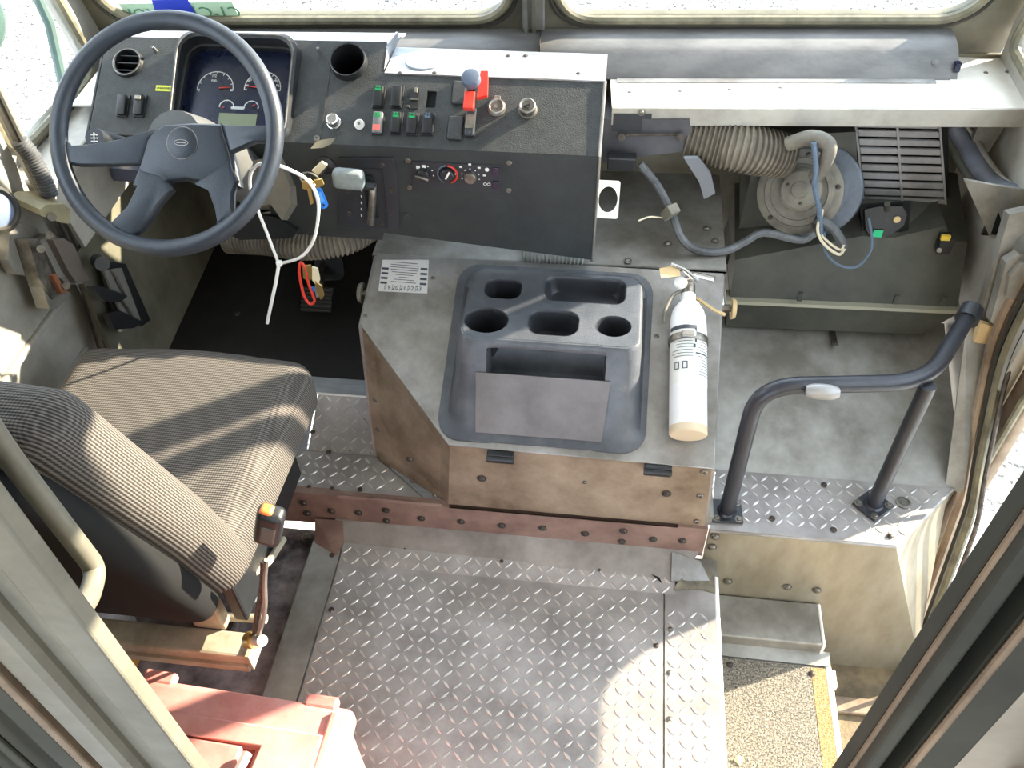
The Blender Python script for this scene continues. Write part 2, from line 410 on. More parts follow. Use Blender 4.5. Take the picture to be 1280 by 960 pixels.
# left sliding door: lower panel, window above
DW = rrect(.52, .98, 1.36, 1.78, .08, 6)
d1 = struct('door_1', plate(B(), [(-.2,.05),(1.43,.05),(1.43,2.0),(-.2,2.0)], [DW], .03, wx(XL+.06, -1)), body)
mesh_obj('glass_pane', plate(B(), DW, (), .004, wx(XL+.045, -1)), glass, d1)
mesh_obj('window_seal', tube(B(), [(XL+.065, y, z) for y, z in DW], .011, 8, True), rubber, d1)
mesh_obj('door_edge_channel', tube(B(), fillet([(XL+.07,1.455,1.95),(XL+.07,1.455,.52),(XL+.08,1.40,.36),(XL+.09,1.33,.10)], .1), .016, 8), alud, d1, True)
mesh_obj('edge_seal', tube(B(), fillet([(XL+.095,1.43,1.95),(XL+.095,1.43,.52),(XL+.105,1.375,.36),(XL+.115,1.305,.10)], .1), .006, 8), rubber, d1, True)
mesh_obj('panel_rib', bbox(B(), (XL+.058, .3, .36), (XL+.072, 1.36, .385), bev=.004), body, d1)
mesh_obj('panel_rib', bbox(B(), (XL+.058, .3, .52), (XL+.072, 1.36, .535), bev=.004), body, d1)
# left lower cab side inside of the door and its sill
struct('wall_side', quad(B(), [(XL+.11,1.40,.62),(XL+.11,2.02,.62),(XL+.16,2.02,.15),(XL+.16,1.30,.15)], .01), bodyd)
struct('trim_2', bbox(B(), (XL+.0, 1.44, .745), (XL+.10, 2.02, .78), bev=.006), body)
struct('trim_3', quad(B(), [(XL+.10,1.44,.775),(XL+.10,2.02,.775),(XL+.14,2.02,.66),(XL+.12,1.44,.62)], .01), body)
# right side
def ry(pts): return [(-y, z) for y, z in pts]
QR = rpoly([(1.50,.86),(2.055,.86),(1.74,1.75),(1.50,1.75)], .05)
wr = struct('wall_right', plate(B(), ry([(1.455,-.6),(YW+.06,-.6),(YW+.06,.9),(1.70,2.0),(1.455,2.0)]), [ry(QR)], .03, wx(XRt, 1)), body)
w4 = struct('window_4', tube(B(), [(XRt-.004, y, z) for y, z in QR], .012, 8, True), sealm, smooth=True)
mesh_obj('glass_pane', plate(B(), ry(QR), (), .004, wx(XRt+.012, 1)), glass, w4)
DU = rrect(.40, .68, 1.455, 1.78, .06, 6); DLo = rrect(.40, -.42, 1.40, .45, .07, 6)
d2 = struct('door_2', plate(B(), ry([(-.2,-.62),(1.50,-.62),(1.50,2.0),(-.2,2.0)]), [ry(DU), ry(DLo)], .03, wx(XRt+.035, 1)), alutan)
for D_ in (DU, DLo):
    mesh_obj('glass_pane', plate(B(), ry(D_), (), .004, wx(XRt+.05, 1)), glass, d2)
    mesh_obj('window_seal', tube(B(), [(XRt+.03, y, z) for y, z in D_], .009, 8, True), sealm, d2)
# door track channels on the right, leaning forward as they rise
def jamb(x, dy, r, m, nm, par):
    pts = fillet([(x,1.20+dy,-.50),(x,1.36+dy,.10),(x,1.42+dy,.18),(x,1.56+dy,.42),(x,1.56+dy,.62)], .12)
    return mesh_obj(nm, tube(B(), pts, r, 8), m, par, True)
t4 = jamb(.872, .0, .012, alutan, 'trim_4', None); t4['kind'] = 'structure'
jamb(.876, -.03, .006, rubber, 'door_seal', t4); jamb(.880, -.055, .010, sealm, 'door_track', t4); jamb(.885, -.085, .006, dsteel, 'door_track', t4)
# bulkhead behind the seats with its doorway
bl = struct('wall_back', B() , None) if False else None
bk = B(); plate(bk, [(XL,0),(-.62,0),(-.62,2.0),(XL,2.0)], (), .02, fx(.36))
bkl = struct('wall_rear', bk, olive)
for i in range(9):
    mesh_obj('wall_rib', bbox(B(), (-.70-.058*i, .335, 0), (-.682-.058*i, .342, 2.0), bev=.003), olive, bkl)
bk = B(); plate(bk, [(.335,-.6),(XRt,-.6),(XRt,2.0),(.335,2.0)], (), .02, fx(.40)); 
bkr = struct('wall_partition', bk, mat('beige partition paint', rgb(176,164,146), .6, 0, rgb(150,140,122), 4))
def vbar(nm, x0, x1, y0, y1, m, par=None, bev=.003, z0=0.0):
    o = mesh_obj(nm, bbox(B(), (x0,y0,z0), (x1,y1,2.0), bev=bev), m, par, False)
    if par is None: o['kind'] = 'structure'
    return o
tl = vbar('trim_5', -.480, -.441, .332, .352, postm, bev=.003)
vbar('post_web', -.510, -.480, .336, .350, postm, tl); vbar('post_flange', -.552, -.503, .318, .350, postm, tl, .012)
vbar('post_web', -.575, -.545, .345, .36, postd, tl); vbar('post_lip', -.586, -.572, .325, .35, postedge, tl); vbar('door_edge', -.625, -.592, .33, .36, postd, tl)
tr = vbar('trim_6', .259, .266, .345, .365, postd, z0=-.5)
vbar('post_edge', .2585, .266, .340, .345, postedge, tr, z0=-.5)
vbar('post_web', .262, .289, .345, .36, postd, tr, z0=-.5); vbar('post_web', .289, .296, .326, .352, postd, tr, z0=-.5); vbar('post_edge', .2885, .2955, .320, .326, postedge, tr, z0=-.5); vbar('post_web', .296, .335, .33, .35, postd, tr, z0=-.5)
vbar('post_flange', .262, .276, .33, .345, postd, tr, z0=-.5)
mesh_obj('door_pull', tube(B(), fillet([(.46,.385,1.02),(.46,.34,1.02),(.46,.34,.85),(.46,.385,.85)], .03), .012, 10), blk, bkr, True)

# ------------------------------------------------------------------ tread plate pattern
def lozenge_mesh(pts_ok, x0, x1, y0, y1, mx, pitch=.0245, L_=.0125, W_=.0031, H_=.0014):
    bm = B(); j = 0; y = y0+pitch*.4
    while y < y1-.004:
        i = 0; x = x0+pitch*.4
        while x < x1-.004:
            if pts_ok is None or pts_ok(x, y):
                a = math.radians(45 if (i+j) % 2 else -45); c, s = math.cos(a), math.sin(a)
                ring = [(-L_,0),(-L_*.5,-W_*.75),(0,-W_),(L_*.5,-W_*.75),(L_,0),(L_*.5,W_*.75),(0,W_),(-L_*.5,W_*.75)]
                vs = [bm.verts.new(mx @ V((x+u*c-v*s, y+u*s+v*c, .0001))) for u, v in ring]
                vt = [bm.verts.new(mx @ V((x+(u*c-v*s)*.62, y+(u*s+v*c)*.62, H_))) for u, v in ring]
                for k in range(8): bm.faces.new((vs[k], vs[(k+1) % 8], vt[(k+1) % 8], vt[k]))
                bm.faces.new(vt)
            x += pitch; i += 1
        y += pitch; j += 1
    return bm
def pattern(parent, *a, **k):
    o = mesh_obj('tread_pattern', lozenge_mesh(*a, **k), tread2, parent, True); o['kind'] = 'stuff'; return o
I4 = Matrix.Identity(4)
def inpoly(poly):
    def f(x, y):
        ok = False; n = len(poly)
        for i in range(n):
            (ax, ay), (bx, by) = poly[i], poly[(i+1) % n]
            if (ay > y) != (by > y) and x < (bx-ax)*(y-ay)/(by-ay)+ax: ok = not ok
        # keep clear of the edge
        return ok and all(abs((bx-ax)*(ay-y)-(ax-x)*(by-ay))/max(1e-6, math.hypot(bx-ax, by-ay)) > .011 for (ax, ay), (bx, by) in zip(poly, poly[1:]+poly[:1]))
    return f

# ------------------------------------------------------------------ cab floor
fl = struct('floor', bbox(B(), (-.66, -.5, -.06), (.30, 1.18, -.006)), alud)
p1 = mesh_obj('tread_plate', bbox(B(), (-.588, -.4, -.006), (.179, 1.072, 0)), treadm, fl)
pattern(p1, None, -.585, .176, .45, 1.07, I4)
p2 = mesh_obj('tread_plate', bbox(B(), (.183, -.4, -.006), (.296, 1.135, 0)), treadm, fl)
pattern(p2, lambda x, y: y < 1.03 or x > .24+ (1.12-y), .186, .292, .45, 1.09, I4)
nose = mesh_obj('nosing', tube(B(), [(.300,-.4,-.006),(.300,1.13,-.006)], .007, 10), edgew, fl, True)
# plate turned up at the front (toe) 
sl = frame((0,1.072,0), (1,0,0), V((0,.05,.013)).normalized(), V((0,-.013,.05)).normalized())
p3 = mesh_obj('toe_plate', plate(B(), [(-.588,0),(.205,0),(.205,.040),(-.588,.052)], (), .004, sl), treadm, fl)
pattern(p3, None, -.585, .204, 0.0, .05, sl, pitch=.0245)
mesh_obj('toe_strip', quad(B(), [(-.61,1.118,.010),(.215,1.105,.010),(.262,1.178,.030),(-.62,1.178,.030)], .004), greystrip, fl)
mesh_obj('corner_gusset', quad(B(), [(.196,1.10,.012),(.196,1.165,.034),(.262,1.155,.022),(.285,1.115,.006)], .004), alu, fl)
mesh_obj('caulk_patch', quad(B(), [(.20,1.082,.003),(.215,1.105,.012),(.262,1.145,.016),(.297,1.135,.004),(.297,1.085,.003),(.26,1.092,.003)], .003), weldm, fl)
mesh_obj('gap', quad(B(), [(.150,1.112,.016),(.168,1.106,.015),(.176,1.09,.014)], .001), hole, fl)
for px, py in ((506,687),(627,702),(749,713),(506,604),): 
    if py > 640: bolt(p3, at(px, py, z=.008), (0,-.25,1), .0055, dsteel)
for px, py in ((838,787),(820,807),(837,841),(837,899),(414,762)): bolt(p2 if px > 830 else p1, at(px, py, z=.0), (0,0,1), .005, steel if px > 830 else dsteel)
mesh_obj('side_trim', quad(B(), [(-.666,.30,.004),(-.666,1.125,.004),(-.592,1.125,.004),(-.592,.30,.004)], .02), alud, fl)
bolt(fl, (-.61, 1.09, .004), (0,0,1), .005, dsteel)
# recess floor under the seat
rf = struct('floor_recess', bbox(B(), (XL, .30, -.10), (-.66, 1.18, -.035)), dirtfloor)
bolt(rf, at(383, 672, z=-.033), (0,0,1), .009, steel, kind='hex')
mesh_obj('floor_ridge', bbox(B(), (-.80,.80,-.035), (-.785,1.06,-.02), bev=.004), dirtfloor, rf)
# riser
rs = struct('trim_7', quad(B(), [(-1.1,1.179,-.03),(-.588,1.179,.012),(-.60,1.18,.122),(-1.1,1.18,.122)], .02), redprimer)
mesh_obj('riser_board', quad(B(), [(-.588,1.176,.020),(.268,1.176,.012),(.268,1.176,.122),(-.60,1.176,.122)], .02), redprimer, rs)
mesh_obj('riser_lip', tube(B(), [(-.60,1.180,.121),(-.345,1.180,.121)], .005, 8), redprimer, rs, True)
mesh_obj('corner_flap', quad(B(), [(-.60,1.172,.032),(-.588,1.12,.018),(-.600,1.09,.004),(-.66,1.12,.004),(-.67,1.172,.03)], .006), redprimer, rs)
for px, py in ((379,629),(384,642),(414,639),(448,641),(482,638),(483,651),(526,648),(576,652),(627,657),(678,660),(731,667),(779,664),(777,677),(816,674),(853,676)):
    bolt(rs, at(px, py, y=1.175), (0,-1,0), .0075, dsteel)
# driver platform
pf = struct('floor_platform', bbox(B(), (-1.12, 1.18, .0), (-.30, 1.32, .113)), alud)
pp = [(-.74,1.19),(-.40,1.19),(-.52,1.30),(-.55,1.315),(-.72,1.315)]
ptp = mesh_obj('tread_plate', plate(B(), [(-.76,1.186),(-.385,1.186),(-.54,1.31),(-.755,1.31)], (), .004, Matrix.Translation((0,0,.118))), treadm, pf)
pattern(ptp, inpoly([(-.76,1.186),(-.385,1.186),(-.54,1.312),(-.755,1.312)]), -.76, -.38, 1.186, 1.312, Matrix.Translation((0,0,.118)))
mesh_obj('side_plate', plate(B(), [(-1.1,1.186),(-.765,1.186),(-.762,1.31),(-1.1,1.31)], (), .004, Matrix.Translation((0,0,.118))), treadm, pf)
mesh_obj('corner_sheet', plate(B(), [(-.378,1.186),(-.33,1.186),(-.53,1.31)], (), .003, Matrix.Translation((0,0,.117))), bluealu, pf)
sl2 = frame((0,1.312,.118), (1,0,0), V((0,.115,.085)).normalized(), V((0,-.085,.115)).normalized())
ptp2 = mesh_obj('tread_plate', plate(B(), [(-.71,0),(-.50,0),(-.50,.143),(-.70,.143)], (), .004, sl2), treadm, pf)
pattern(ptp2, None, -.705, -.50, 0, .143, sl2)
mesh_obj('bare_sheet', plate(B(), [(-1.1,0),(-.715,0),(-.705,.143),(-1.1,.143)], (), .004, sl2), bluealu, pf)
mesh_obj('top_strip', quad(B(), [(-1.12,1.427,.204),(-.52,1.427,.204),(-.52,1.475,.214),(-1.12,1.475,.214)], .004), bluealu, pf)
mesh_obj('strip_edge', tube(B(), [(-1.12,1.428,.204),(-.52,1.428,.204)], .003, 6), edgew, pf)
for px, py in ((411,565),(438,563),(464,565),(386,609),(415,611),(450,612),(363,609),(405,475),(391,540)):
    bolt(pf, at(px, py, z=.12 if py > 560 else .17), (0,0,1), .005, dsteel)
fm = struct('floor_mat', quad(B(), [(-1.14,1.475,.218),(-.50,1.475,.218),(-.50,1.98,.27),(-1.14,1.98,.27)], .02), matblk)
for px, py in ((258,333),(319,333),(297,393),(222,388)): bolt(fm, at(px, py, z=.235), (0,0,1), .008, dsteel)
struct('trim_8', quad(B(), [(-1.175,1.44,.215),(-1.135,1.44,.222),(-1.135,2.0,.28),(-1.175,2.0,.28)], .01), bodyd)
struct('wall_firewall', quad(B(), [(XL,2.02,.2),(.0,2.02,.2),(.0,2.02,.86),(XL,2.02,.86)], .01), bodyd)
struct('wall_firewall', quad(B(), [(-.02,2.075,.1),(.90,2.10,.1),(.90,2.10,.82),(-.02,2.075,.82)], .01), bodyd)
mesh_obj('column_foot', bbox(B(), (-.98,1.9,.26), (-.93,2.0,.6)), bodyd, None)['kind'] = 'structure'
bpy.data.objects['column_foot'].name = 'trim_9'

# ------------------------------------------------------------------ right step box, toe panel, steps
sb = struct('step_box', quad(B(), [(.272,1.18,.113),(.683,1.18,.113),(.885,1.18,-.40),(.90,1.18,-.62),(.272,1.18,-.62)], .01), aluboxm)
mesh_obj('end_panel', quad(B(), [(.683,1.18,.113),(.838,1.352,.113),(.872,1.30,-.40),(.886,1.18,-.405)], .006), aluboxm, sb)
tp = [(.272,1.178),(.683,1.178),(.838,1.352),(.292,1.352)]
tb = mesh_obj('tread_plate', plate(B(), tp, (), .006, Matrix.Translation((0,0,.122))), treadm, sb)
pattern(tb, inpoly(tp), .272, .84, 1.178, 1.352, Matrix.Translation((0,0,.122)))
mesh_obj('edge_bead', tube(B(), [(.272,1.179,.114),(.683,1.179,.114),(.838,1.352,.118)], .0045, 8), alu, sb, True)
for px, py in ((965,654-6),(1042,662),(1113,670),(1030,606)): bolt(tb, at(px, py, z=.124), (0,0,1), .0055, dsteel)
lathe_o = mesh_obj('floor_drain', lathe(B(), [(.017,0),(.017,.003),(.012,.004),(.012,.002),(.006,.002),(.005,.004)], Matrix.Translation(at(1129, 629, z=.122)), 20), steel, tb, True)
for px, py in ((894,671),(890,684),(910,727),(984,734),(1021,738)): bolt(sb, at(px, py, y=1.178), (0,-1,0), .0085, steel)
tw = struct('wall_toe', quad(B(), [(.262,1.35,.12),(.86,1.35,.12),(.875,1.80,.24),(.262,1.80,.24)], .01), alud)
for px, py in ((966,590),(1021,592),(1075,596),(1131,601),(1180,604)): bolt(tw, at(px, py, y=1.37), (0,-.3,1), .006, dsteel)
mesh_obj('panel_bracket', bbox(B(), (-.008,0,0), (.008,.05,.006), Matrix.Translation(at(1043,432, y=1.70)), .002), dsteel, tw)
mesh_obj('side_wing', quad(B(), [(.862,1.345,.12),(.825,1.36,.12),(.825,1.60,.42),(.872,1.60,.42)], .006), alud, tw)
struct('wall_stepwell', quad(B(), [(.30,-.2,-.01),(.30,1.18,-.01),(.302,1.18,-.6),(.302,-.2,-.6)], .006), alud)
s1 = struct('step', bbox(B(), (.305,.30,-.235), (.588,1.045,-.203)), alud)
mesh_obj('grit_tread', bbox(B(), (.305,.30,-.203), (.548,1.032,-.1995)), grit, s1)
mesh_obj('grit_tread', bbox(B(), (.549,.30,-.203), (.582,1.030,-.1995)), grity, s1)
mesh_obj('step_nosing', bbox(B(), (.582,.30,-.24), (.597,1.045,-.1985), bev=.004), edgew, s1)
mesh_obj('step_lip', quad(B(), [(.305,1.036,-.196),(.595,1.034,-.196),(.595,1.068,-.190),(.305,1.068,-.190)], .004), alud, s1)
mesh_obj('step_block', bbox(B(), (.315,1.066,-.24), (.572,1.178,-.155), bev=.004), alud, s1)
mesh_obj('block_edge', tube(B(), [(.574,1.066,-.20),(.574,1.066,-.156),(.574,1.175,-.156)], .004, 8), edgew, s1)
mesh_obj('step_tab', bbox(B(), (.597,.99,-.225), (.607,1.03,-.205)), edgew, s1)
mesh_obj('step_riser', bbox(B(), (.575,.30,-.47), (.585,1.05,-.235)), alud, s1)
for px, py in ((912,831),(1015,842)): bolt(s1, at(px, py, z=-.199), (0,0,1), .006, dsteel)
leaf = B(); quad(leaf, [at(917,950,z=-.195), at(921,944,z=-.19), at(929,946,z=-.196), at(931,951,z=-.194), at(925,957,z=-.197)], .0008)
tag(mesh_obj('dry_leaf', leaf, mat('pale dry leaf', rgb(220,206,140), .7)), 'small pale yellow dry leaf lying on the gritty step', 'leaf')
s2 = struct('floor_step', bbox(B(), (.58,.2,-.49), (.92,1.18,-.46)), mat('dirty brown step', rgb(122,104,76), .7, .1, rgb(80,68,50), 12, .6, 150))
mesh_obj('step_edge', bbox(B(), (.60,1.04,-.46), (.88,1.085,-.445), bev=.004), alutan, s2)

# ------------------------------------------------------------------ engine cover
LZ = lambda y: .345+(y-1.18)*.417
ec = thing('engine_cover', 'large bare metal engine cover between the seat and the step box', 'engine cover', (-.15,1.4,.113))
lidM = frame((0,1.18,.345), (1,0,0), V((0,1,.417)).normalized(), V((0,-.417,1)).normalized())
k_ = math.hypot(1, .417)
def lid2(x, y): return (x, (y-1.18)*k_)
lid = mesh_obj('lid', plate(B(), [lid2(-.315,1.180), lid2(.250,1.175), lid2(.262,1.602), lid2(-.545,1.602), lid2(-.556,1.43)], (), .006, lidM, .0015), alu, ec)
mesh_obj('front_panel', quad(B(), [(-.313,1.184,.338),(.246,1.184,.338),(.262,1.184,.10),(-.335,1.184,.10)], .008), alutan, ec)
mesh_obj('corner_panel', quad(B(), [(-.313,1.184,.338),(-.335,1.184,.10),(-.535,1.305,.112),(-.540,1.34,.24),(-.553,1.432,.440)], .008), alutan, ec)
mesh_obj('side_panel', quad(B(), [(-.535,1.31,.112),(-.553,1.432,.443),(-.545,1.60,.515),(-.55,1.62,.12)], .008), alu, ec)
mesh_obj('side_panel', quad(B(), [(.246,1.184,.338),(.258,1.60,.515),(.262,1.60,.10),(.262,1.184,.10)], .006), alu, ec)
mesh_obj('side_flange', bbox(B(), (.2655,1.19,.12), (.275,1.6,.16)), alud, ec)
mesh_obj('rear_deck', quad(B(), [(-.56,1.604,.512),(.268,1.604,.524),(.268,2.0,.524),(-.56,2.0,.512)], .006), alud, ec)
mesh_obj('deck_front', quad(B(), [(-.56,1.604,.512),(.268,1.604,.524),(.27,1.604,.10),(-.56,1.604,.10)], .006), bodyd, ec)
mesh_obj('front_seam', bbox(B(), (-.33,1.176,.118), (.20,1.184,.122)), alutan, ec)
for px, py, m_, r in ((512,574,hole,.007),(602,598,hole,.008),(833,617,hole,.008),(731,603,steel,.004)): bolt(ec, at(px, py, y=1.183), (0,-1,0), r, m_ if m_ != hole else dsteel)
for px, py in ((880,590),(875,620),(871,652),): bolt(ec, at(px, py, y=1.183), (0,-1,0), .007, steel, kind='screw')
for px, py in ((469,500),(472,537),(474,572),(488,584),(515,601),(543,619)):
    bolt(ec, at(px, py, y=1.183+max(0, (550-px))/90*.13), (-.5,-.85,0), .006, steel, kind='screw')
for px, py in ((544,372),(820,427),(458,402)): bolt(ec, lidM @ V((*lid2(at(px, py, z=.44).x, at(px, py, z=.44).y), 0)), (0,-.417,1), .005, steel, kind='screw')
for px, py in ((884,285),(894,301),(835,304),(785,326)): bolt(ec, at(px, py, z=.525), (0,0,1), .007, steel)
for px, py in ((626,571),(822,587)):
    c = at(px, py, y=1.176)
    h = mesh_obj('hinge', bbox(B(), (c.x-.029,1.166,c.z-.012), (c.x+.029,1.18,c.z+.016), bev=.002), blk, ec)
    mesh_obj('hinge_knuckle', cyl(B(), (c.x-.029,1.164,c.z+.006), (c.x+.029,1.164,c.z+.006), .007, n=10), blk, h, True)
# latch pulls at both sides
for px, py, xx in ((452,366,-.575),(916,386,.30)):
    c = at(px, py, x=xx); s = -1 if xx < 0 else 1
    h = mesh_obj('latch_pull', cyl(B(), (c.x-.004*s,c.y,c.z), (c.x+.007*s,c.y,c.z), .026, .022, 18, .002), tan if s > 0 else dustm, ec, True)
    mesh_obj('latch_shaft', cyl(B(), (c.x-.035*s,c.y,c.z), (c.x,c.y,c.z), .008, n=10), steel, h, True)
# instruction placard
def onlid(px, py):
    n = lidM.col[2].to_3d(); o = lidM.col[3].to_3d(); d = ray(px, py); t = (o-CAM).dot(n)/d.dot(n); return lidM.inverted() @ (CAM+d*t)
a, b, c, d = [onlid(*p) for p in ((478,325),(536,325),(534,367),(473,364))]
pl = mesh_obj('placard', plate(B(), [(a.x,a.y),(b.x,b.y),(c.x,c.y),(d.x,d.y)], (), .001, lidM @ Matrix.Translation((0,0,.001))), mat('aluminium placard', rgb(196,194,190), .45, .2), ec)
def plm(u, v, z=.0013):
    top = a.lerp(b, u); bot = d.lerp(c, u); p = top.lerp(bot, v); return lidM @ Matrix.Translation((p.x, p.y, z)) @ Matrix.Rotation(-.02, 4, 'Z')
tx = B()
for s, u in (('19', .20), ('20', .36), ('21', .52), ('22', .68), ('23', .84)): text(tx, s, .015, plm(u-.02, .88))
for k in range(5): bbox(tx, (-.0004,-.008,0), (.0004,.008,.0004), plm(.12+.16*k, .88))
for k in range(4):
    for u in (.09, .91): bbox(tx, (-.008,-.003,0), (.008,.0025,.0004), plm(u, .28+.15*k))
for k in range(9):
    wd = (.030,.034,.034,.033,.030,.022,.012,.024,.030)[k]; bbox(tx, (-wd,-.0006,0), (wd,.0006,.0004), plm(.5, .10+.075*k))
mesh_obj('placard_print', tx, ink, pl)

# ------------------------------------------------------------------ moulded cup holder console
cc = thing('cup_holder_console', 'dark moulded plastic cup holder console standing on the engine cover', 'cup holder', (-.11,1.36,LZ(1.36)))
TZ = .55
def ring(x0, x1, y0, y1, r, notch, zf, n=7):
    cx0, cx1 = -.240, .010
    pts = []
    for q in rrect(x0, y0, x1, y1, r, n): pts.append(q)
    # insert notch vertices on the front edge (between the corner at x0,y0 and x1,y0)
    k = 3*(n+1)   # first point of the front-right corner
    y = y0; nt = [(cx0, y), (cx0+.004, y+notch), (cx0+.02, y+notch+.002)] + [(cx0+.02+(cx1-cx0-.04)*i/4, y+notch+.002) for i in range(1, 4)] + [(cx1-.02, y+notch+.002), (cx1-.004, y+notch), (cx1, y)]
    pts = pts[:k] + nt + pts[k:]
    return [V((x_, y_, zf(x_, y_))) for x_, y_ in pts]
body_b = B(); rings = []
rings.append(ring(-.345,.105,1.19,1.585,.05,.0, lambda x,y: LZ(y)+.001))
rings.append(ring(-.345,.105,1.19,1.585,.05,.0, lambda x,y: LZ(y)+.005))
rings.append(ring(-.325,.092,1.205,1.57,.045,.0, lambda x,y: LZ(y)+.008))
rings.append(ring(-.320,.088,1.215,1.565,.045,.0, lambda x,y: LZ(y)+.018))
rings.append(ring(-.312,.082,1.262,1.550,.035,.0, lambda x,y: max(LZ(y)+.02, .440)))
rings.append(ring(-.312,.082,1.263,1.550,.035,.06, lambda x,y: max(LZ(y)+.02, .442)))
rings.append(ring(-.306,.081,1.290,1.545,.034,.05, lambda x,y: TZ-.022))
rings.append(ring(-.305,.080,1.293,1.544,.034,.004, lambda x,y: TZ-.018))
rings.append(ring(-.304,.079,1.297,1.542,.034,.0, lambda x,y: TZ-.010))
rings.append(ring(-.302,.077,1.300,1.540,.034,.0, lambda x,y: TZ-.004))
rings.append(ring(-.299,.074,1.303,1.536,.032,.0, lambda x,y: TZ-.0005))
rings.append(ring(-.295,.070,1.307,1.532,.030,.0, lambda x,y: TZ))
vr = [[body_b.verts.new(p) for p in r] for r in rings]
for A_, B_ in zip(vr, vr[1:]):
    n = len(A_)
    for k in range(n): body_b.faces.new((A_[k], A_[(k+1) % n], B_[(k+1) % n], B_[k]))
dusty = mat('dusty moulded console plastic', rgb(88,90,94), .4, 0, rgb(62,65,70), 9, .35, 320, c3=rgb(104,104,102))
bodyo = mesh_obj('console_body', body_b, dusty, cc, True)
def ct(px, py): p = at(px, py, z=TZ); return (p.x, p.y)
holes = []
def hcirc(px, py, rx, ry): c = ct(px, py); return circ(c[0], c[1], rx, ry)
holes.append(hcirc(608,400,.047,.040)); holes.append(hcirc(767,408,.037,.032))
def hrr(p0, p1, r): a_, b_ = ct(*p0), ct(*p1); return rrect(min(a_[0],b_[0]), min(a_[1],b_[1]), max(a_[0],b_[0]), max(a_[1],b_[1]), r, 6)
holes.append(hrr((604,372),(654,350), .024)); holes.append(hrr((678,375),(783,350), .024)); holes.append(hrr((658,417),(725,390), .028))
topr = [(p.x, p.y) for p in rings[-1]]
tb_ = B(); plate(tb_, topr, holes, .003, Matrix.Translation((0,0,TZ+.0005)))
mesh_obj('console_top', tb_, dusty, cc, True)
for i, h in enumerate(holes):
    cx = sum(p[0] for p in h)/len(h); cy = sum(p[1] for p in h)/len(h); dp = (.08,.075,.06,.04,.055)[i]
    cb = B(); prev = None
    for s, z in ((1.02, TZ+.001), (.985, TZ-.001), (.95, TZ-.006), (.93, TZ-.015), (.88, TZ-dp+.006), (.82, TZ-dp)):
        r_v = [cb.verts.new((cx+(x-cx)*s, cy+(y-cy)*s, z)) for x, y in h]
        if prev:
            for k in range(len(h)): cb.faces.new((prev[k], prev[(k+1) % len(h)], r_v[(k+1) % len(h)], r_v[k]))
        prev = r_v
    cb.faces.new(prev)
    mesh_obj('cup_well' if i < 2 else 'tray_well', cb, blksat, cc, True)
pn = quad(B(), [(-.262,1.272,.482),(.022,1.272,.482),(.012,1.203,.368),(-.258,1.203,.368)], .004)
mesh_obj('front_flap', pn, mat('grey brown flap panel', rgb(104,98,96), .45, .1, rgb(84,78,76), 8, .1, 60), cc)

# ------------------------------------------------------------------ fire extinguisher
ax = V((-.03,.923,.385)).normalized(); e0 = V((.189,1.213,.405))
fe = thing('fire_extinguisher', 'white fire extinguisher strapped upright on the engine cover', 'fire extinguisher', e0)
EM = frame_z(e0, ax, (0,-.385,.923)); R_ = .0395
mesh_obj('cylinder', lathe(B(), [(R_*.9,0),(R_,.004),(R_,.245),(R_*.97,.262),(R_*.86,.28),(R_*.62,.296),(.017,.304),(.0155,.322)], EM, 40), extw, fe, True)
mesh_obj('base_band', lathe(B(), [(R_*.93,-.005),(R_*1.005,-.002),(R_*1.005,.012)], EM, 32), mat('tan base tape', rgb(196,178,150), .6), fe, True)
vb = B(); lathe(vb, [(.013,.318),(.016,.322),(.016,.345),(.010,.352)], EM, 16)
mesh_obj('valve', vb, steel, fe, True)
mesh_obj('lever', tube(B(), [EM @ V(p) for p in ((.012,.005,.352),(-.012,.012,.366),(-.055,.02,.352))], .0065, 8), chrome, fe, True)
mesh_obj('lever', tube(B(), [EM @ V(p) for p in ((-.018,.03,.34),(.01,.03,.366),(.04,.03,.38))], .005, 8), chrome, fe, True)
mesh_obj('gauge', lathe(B(), [(.014,0),(.015,.004),(.013,.01)], frame_z(EM @ V((.018,.012,.342)), EM.to_3x3() @ V((.2,1,0))), 20), paper, fe, True)
mesh_obj('tag', quad(B(), [EM @ V(p) for p in ((.02,.03,.352),(.062,.03,.345),(.066,.025,.372),(.025,.03,.378))], .001), tan, fe)
mesh_obj('hose_clip', tube(B(), smooth_path([EM @ V(p) for p in ((.014,.004,.33),(.034,.005,.315),(.05,.006,.28),(.052,.0,.25))]), .004, 8), dustm, fe, True)
mesh_obj('straw_twig', tube(B(), [EM @ V(p) for p in ((-.02,-.02,.325),(-.06,-.028,.30),(-.085,-.03,.29))], .004, 6), tan, fe, True)
lb = B(); 
def arcp(bm, a0, a1, z0, z1, r):
    n = 12; A_ = []
    for k in range(n+1):
        t = math.radians(a0+(a1-a0)*k/n); A_.append((bm.verts.new(EM @ V((r*math.sin(t), r*math.cos(t), z0))), bm.verts.new(EM @ V((r*math.sin(t), r*math.cos(t), z1)))))
    for p, q in zip(A_, A_[1:]): bm.faces.new((p[0], q[0], q[1], p[1]))
arcp(lb, -80, 80, .10, .232, R_+.0006)
lo = mesh_obj('paper_label', lb, paper, fe, True)
li = B(); arcp(li, -20, 72, .222, .231, R_+.0012); arcp(li, -20, -14, .19, .231, R_+.0012)
for k in range(14):
    z = .118+.0068*k
    arcp(li, -75, -22+random.uniform(-14,0), z, z+.0012, R_+.0012)
    if k > 5: arcp(li, -8, 50+random.uniform(-14,14), z, z+.0012, R_+.0012)
for a0, z in ((-14,.20),(-14,.178)): arcp(li, a0-2, a0+5, z, z+.009, R_+.0013)
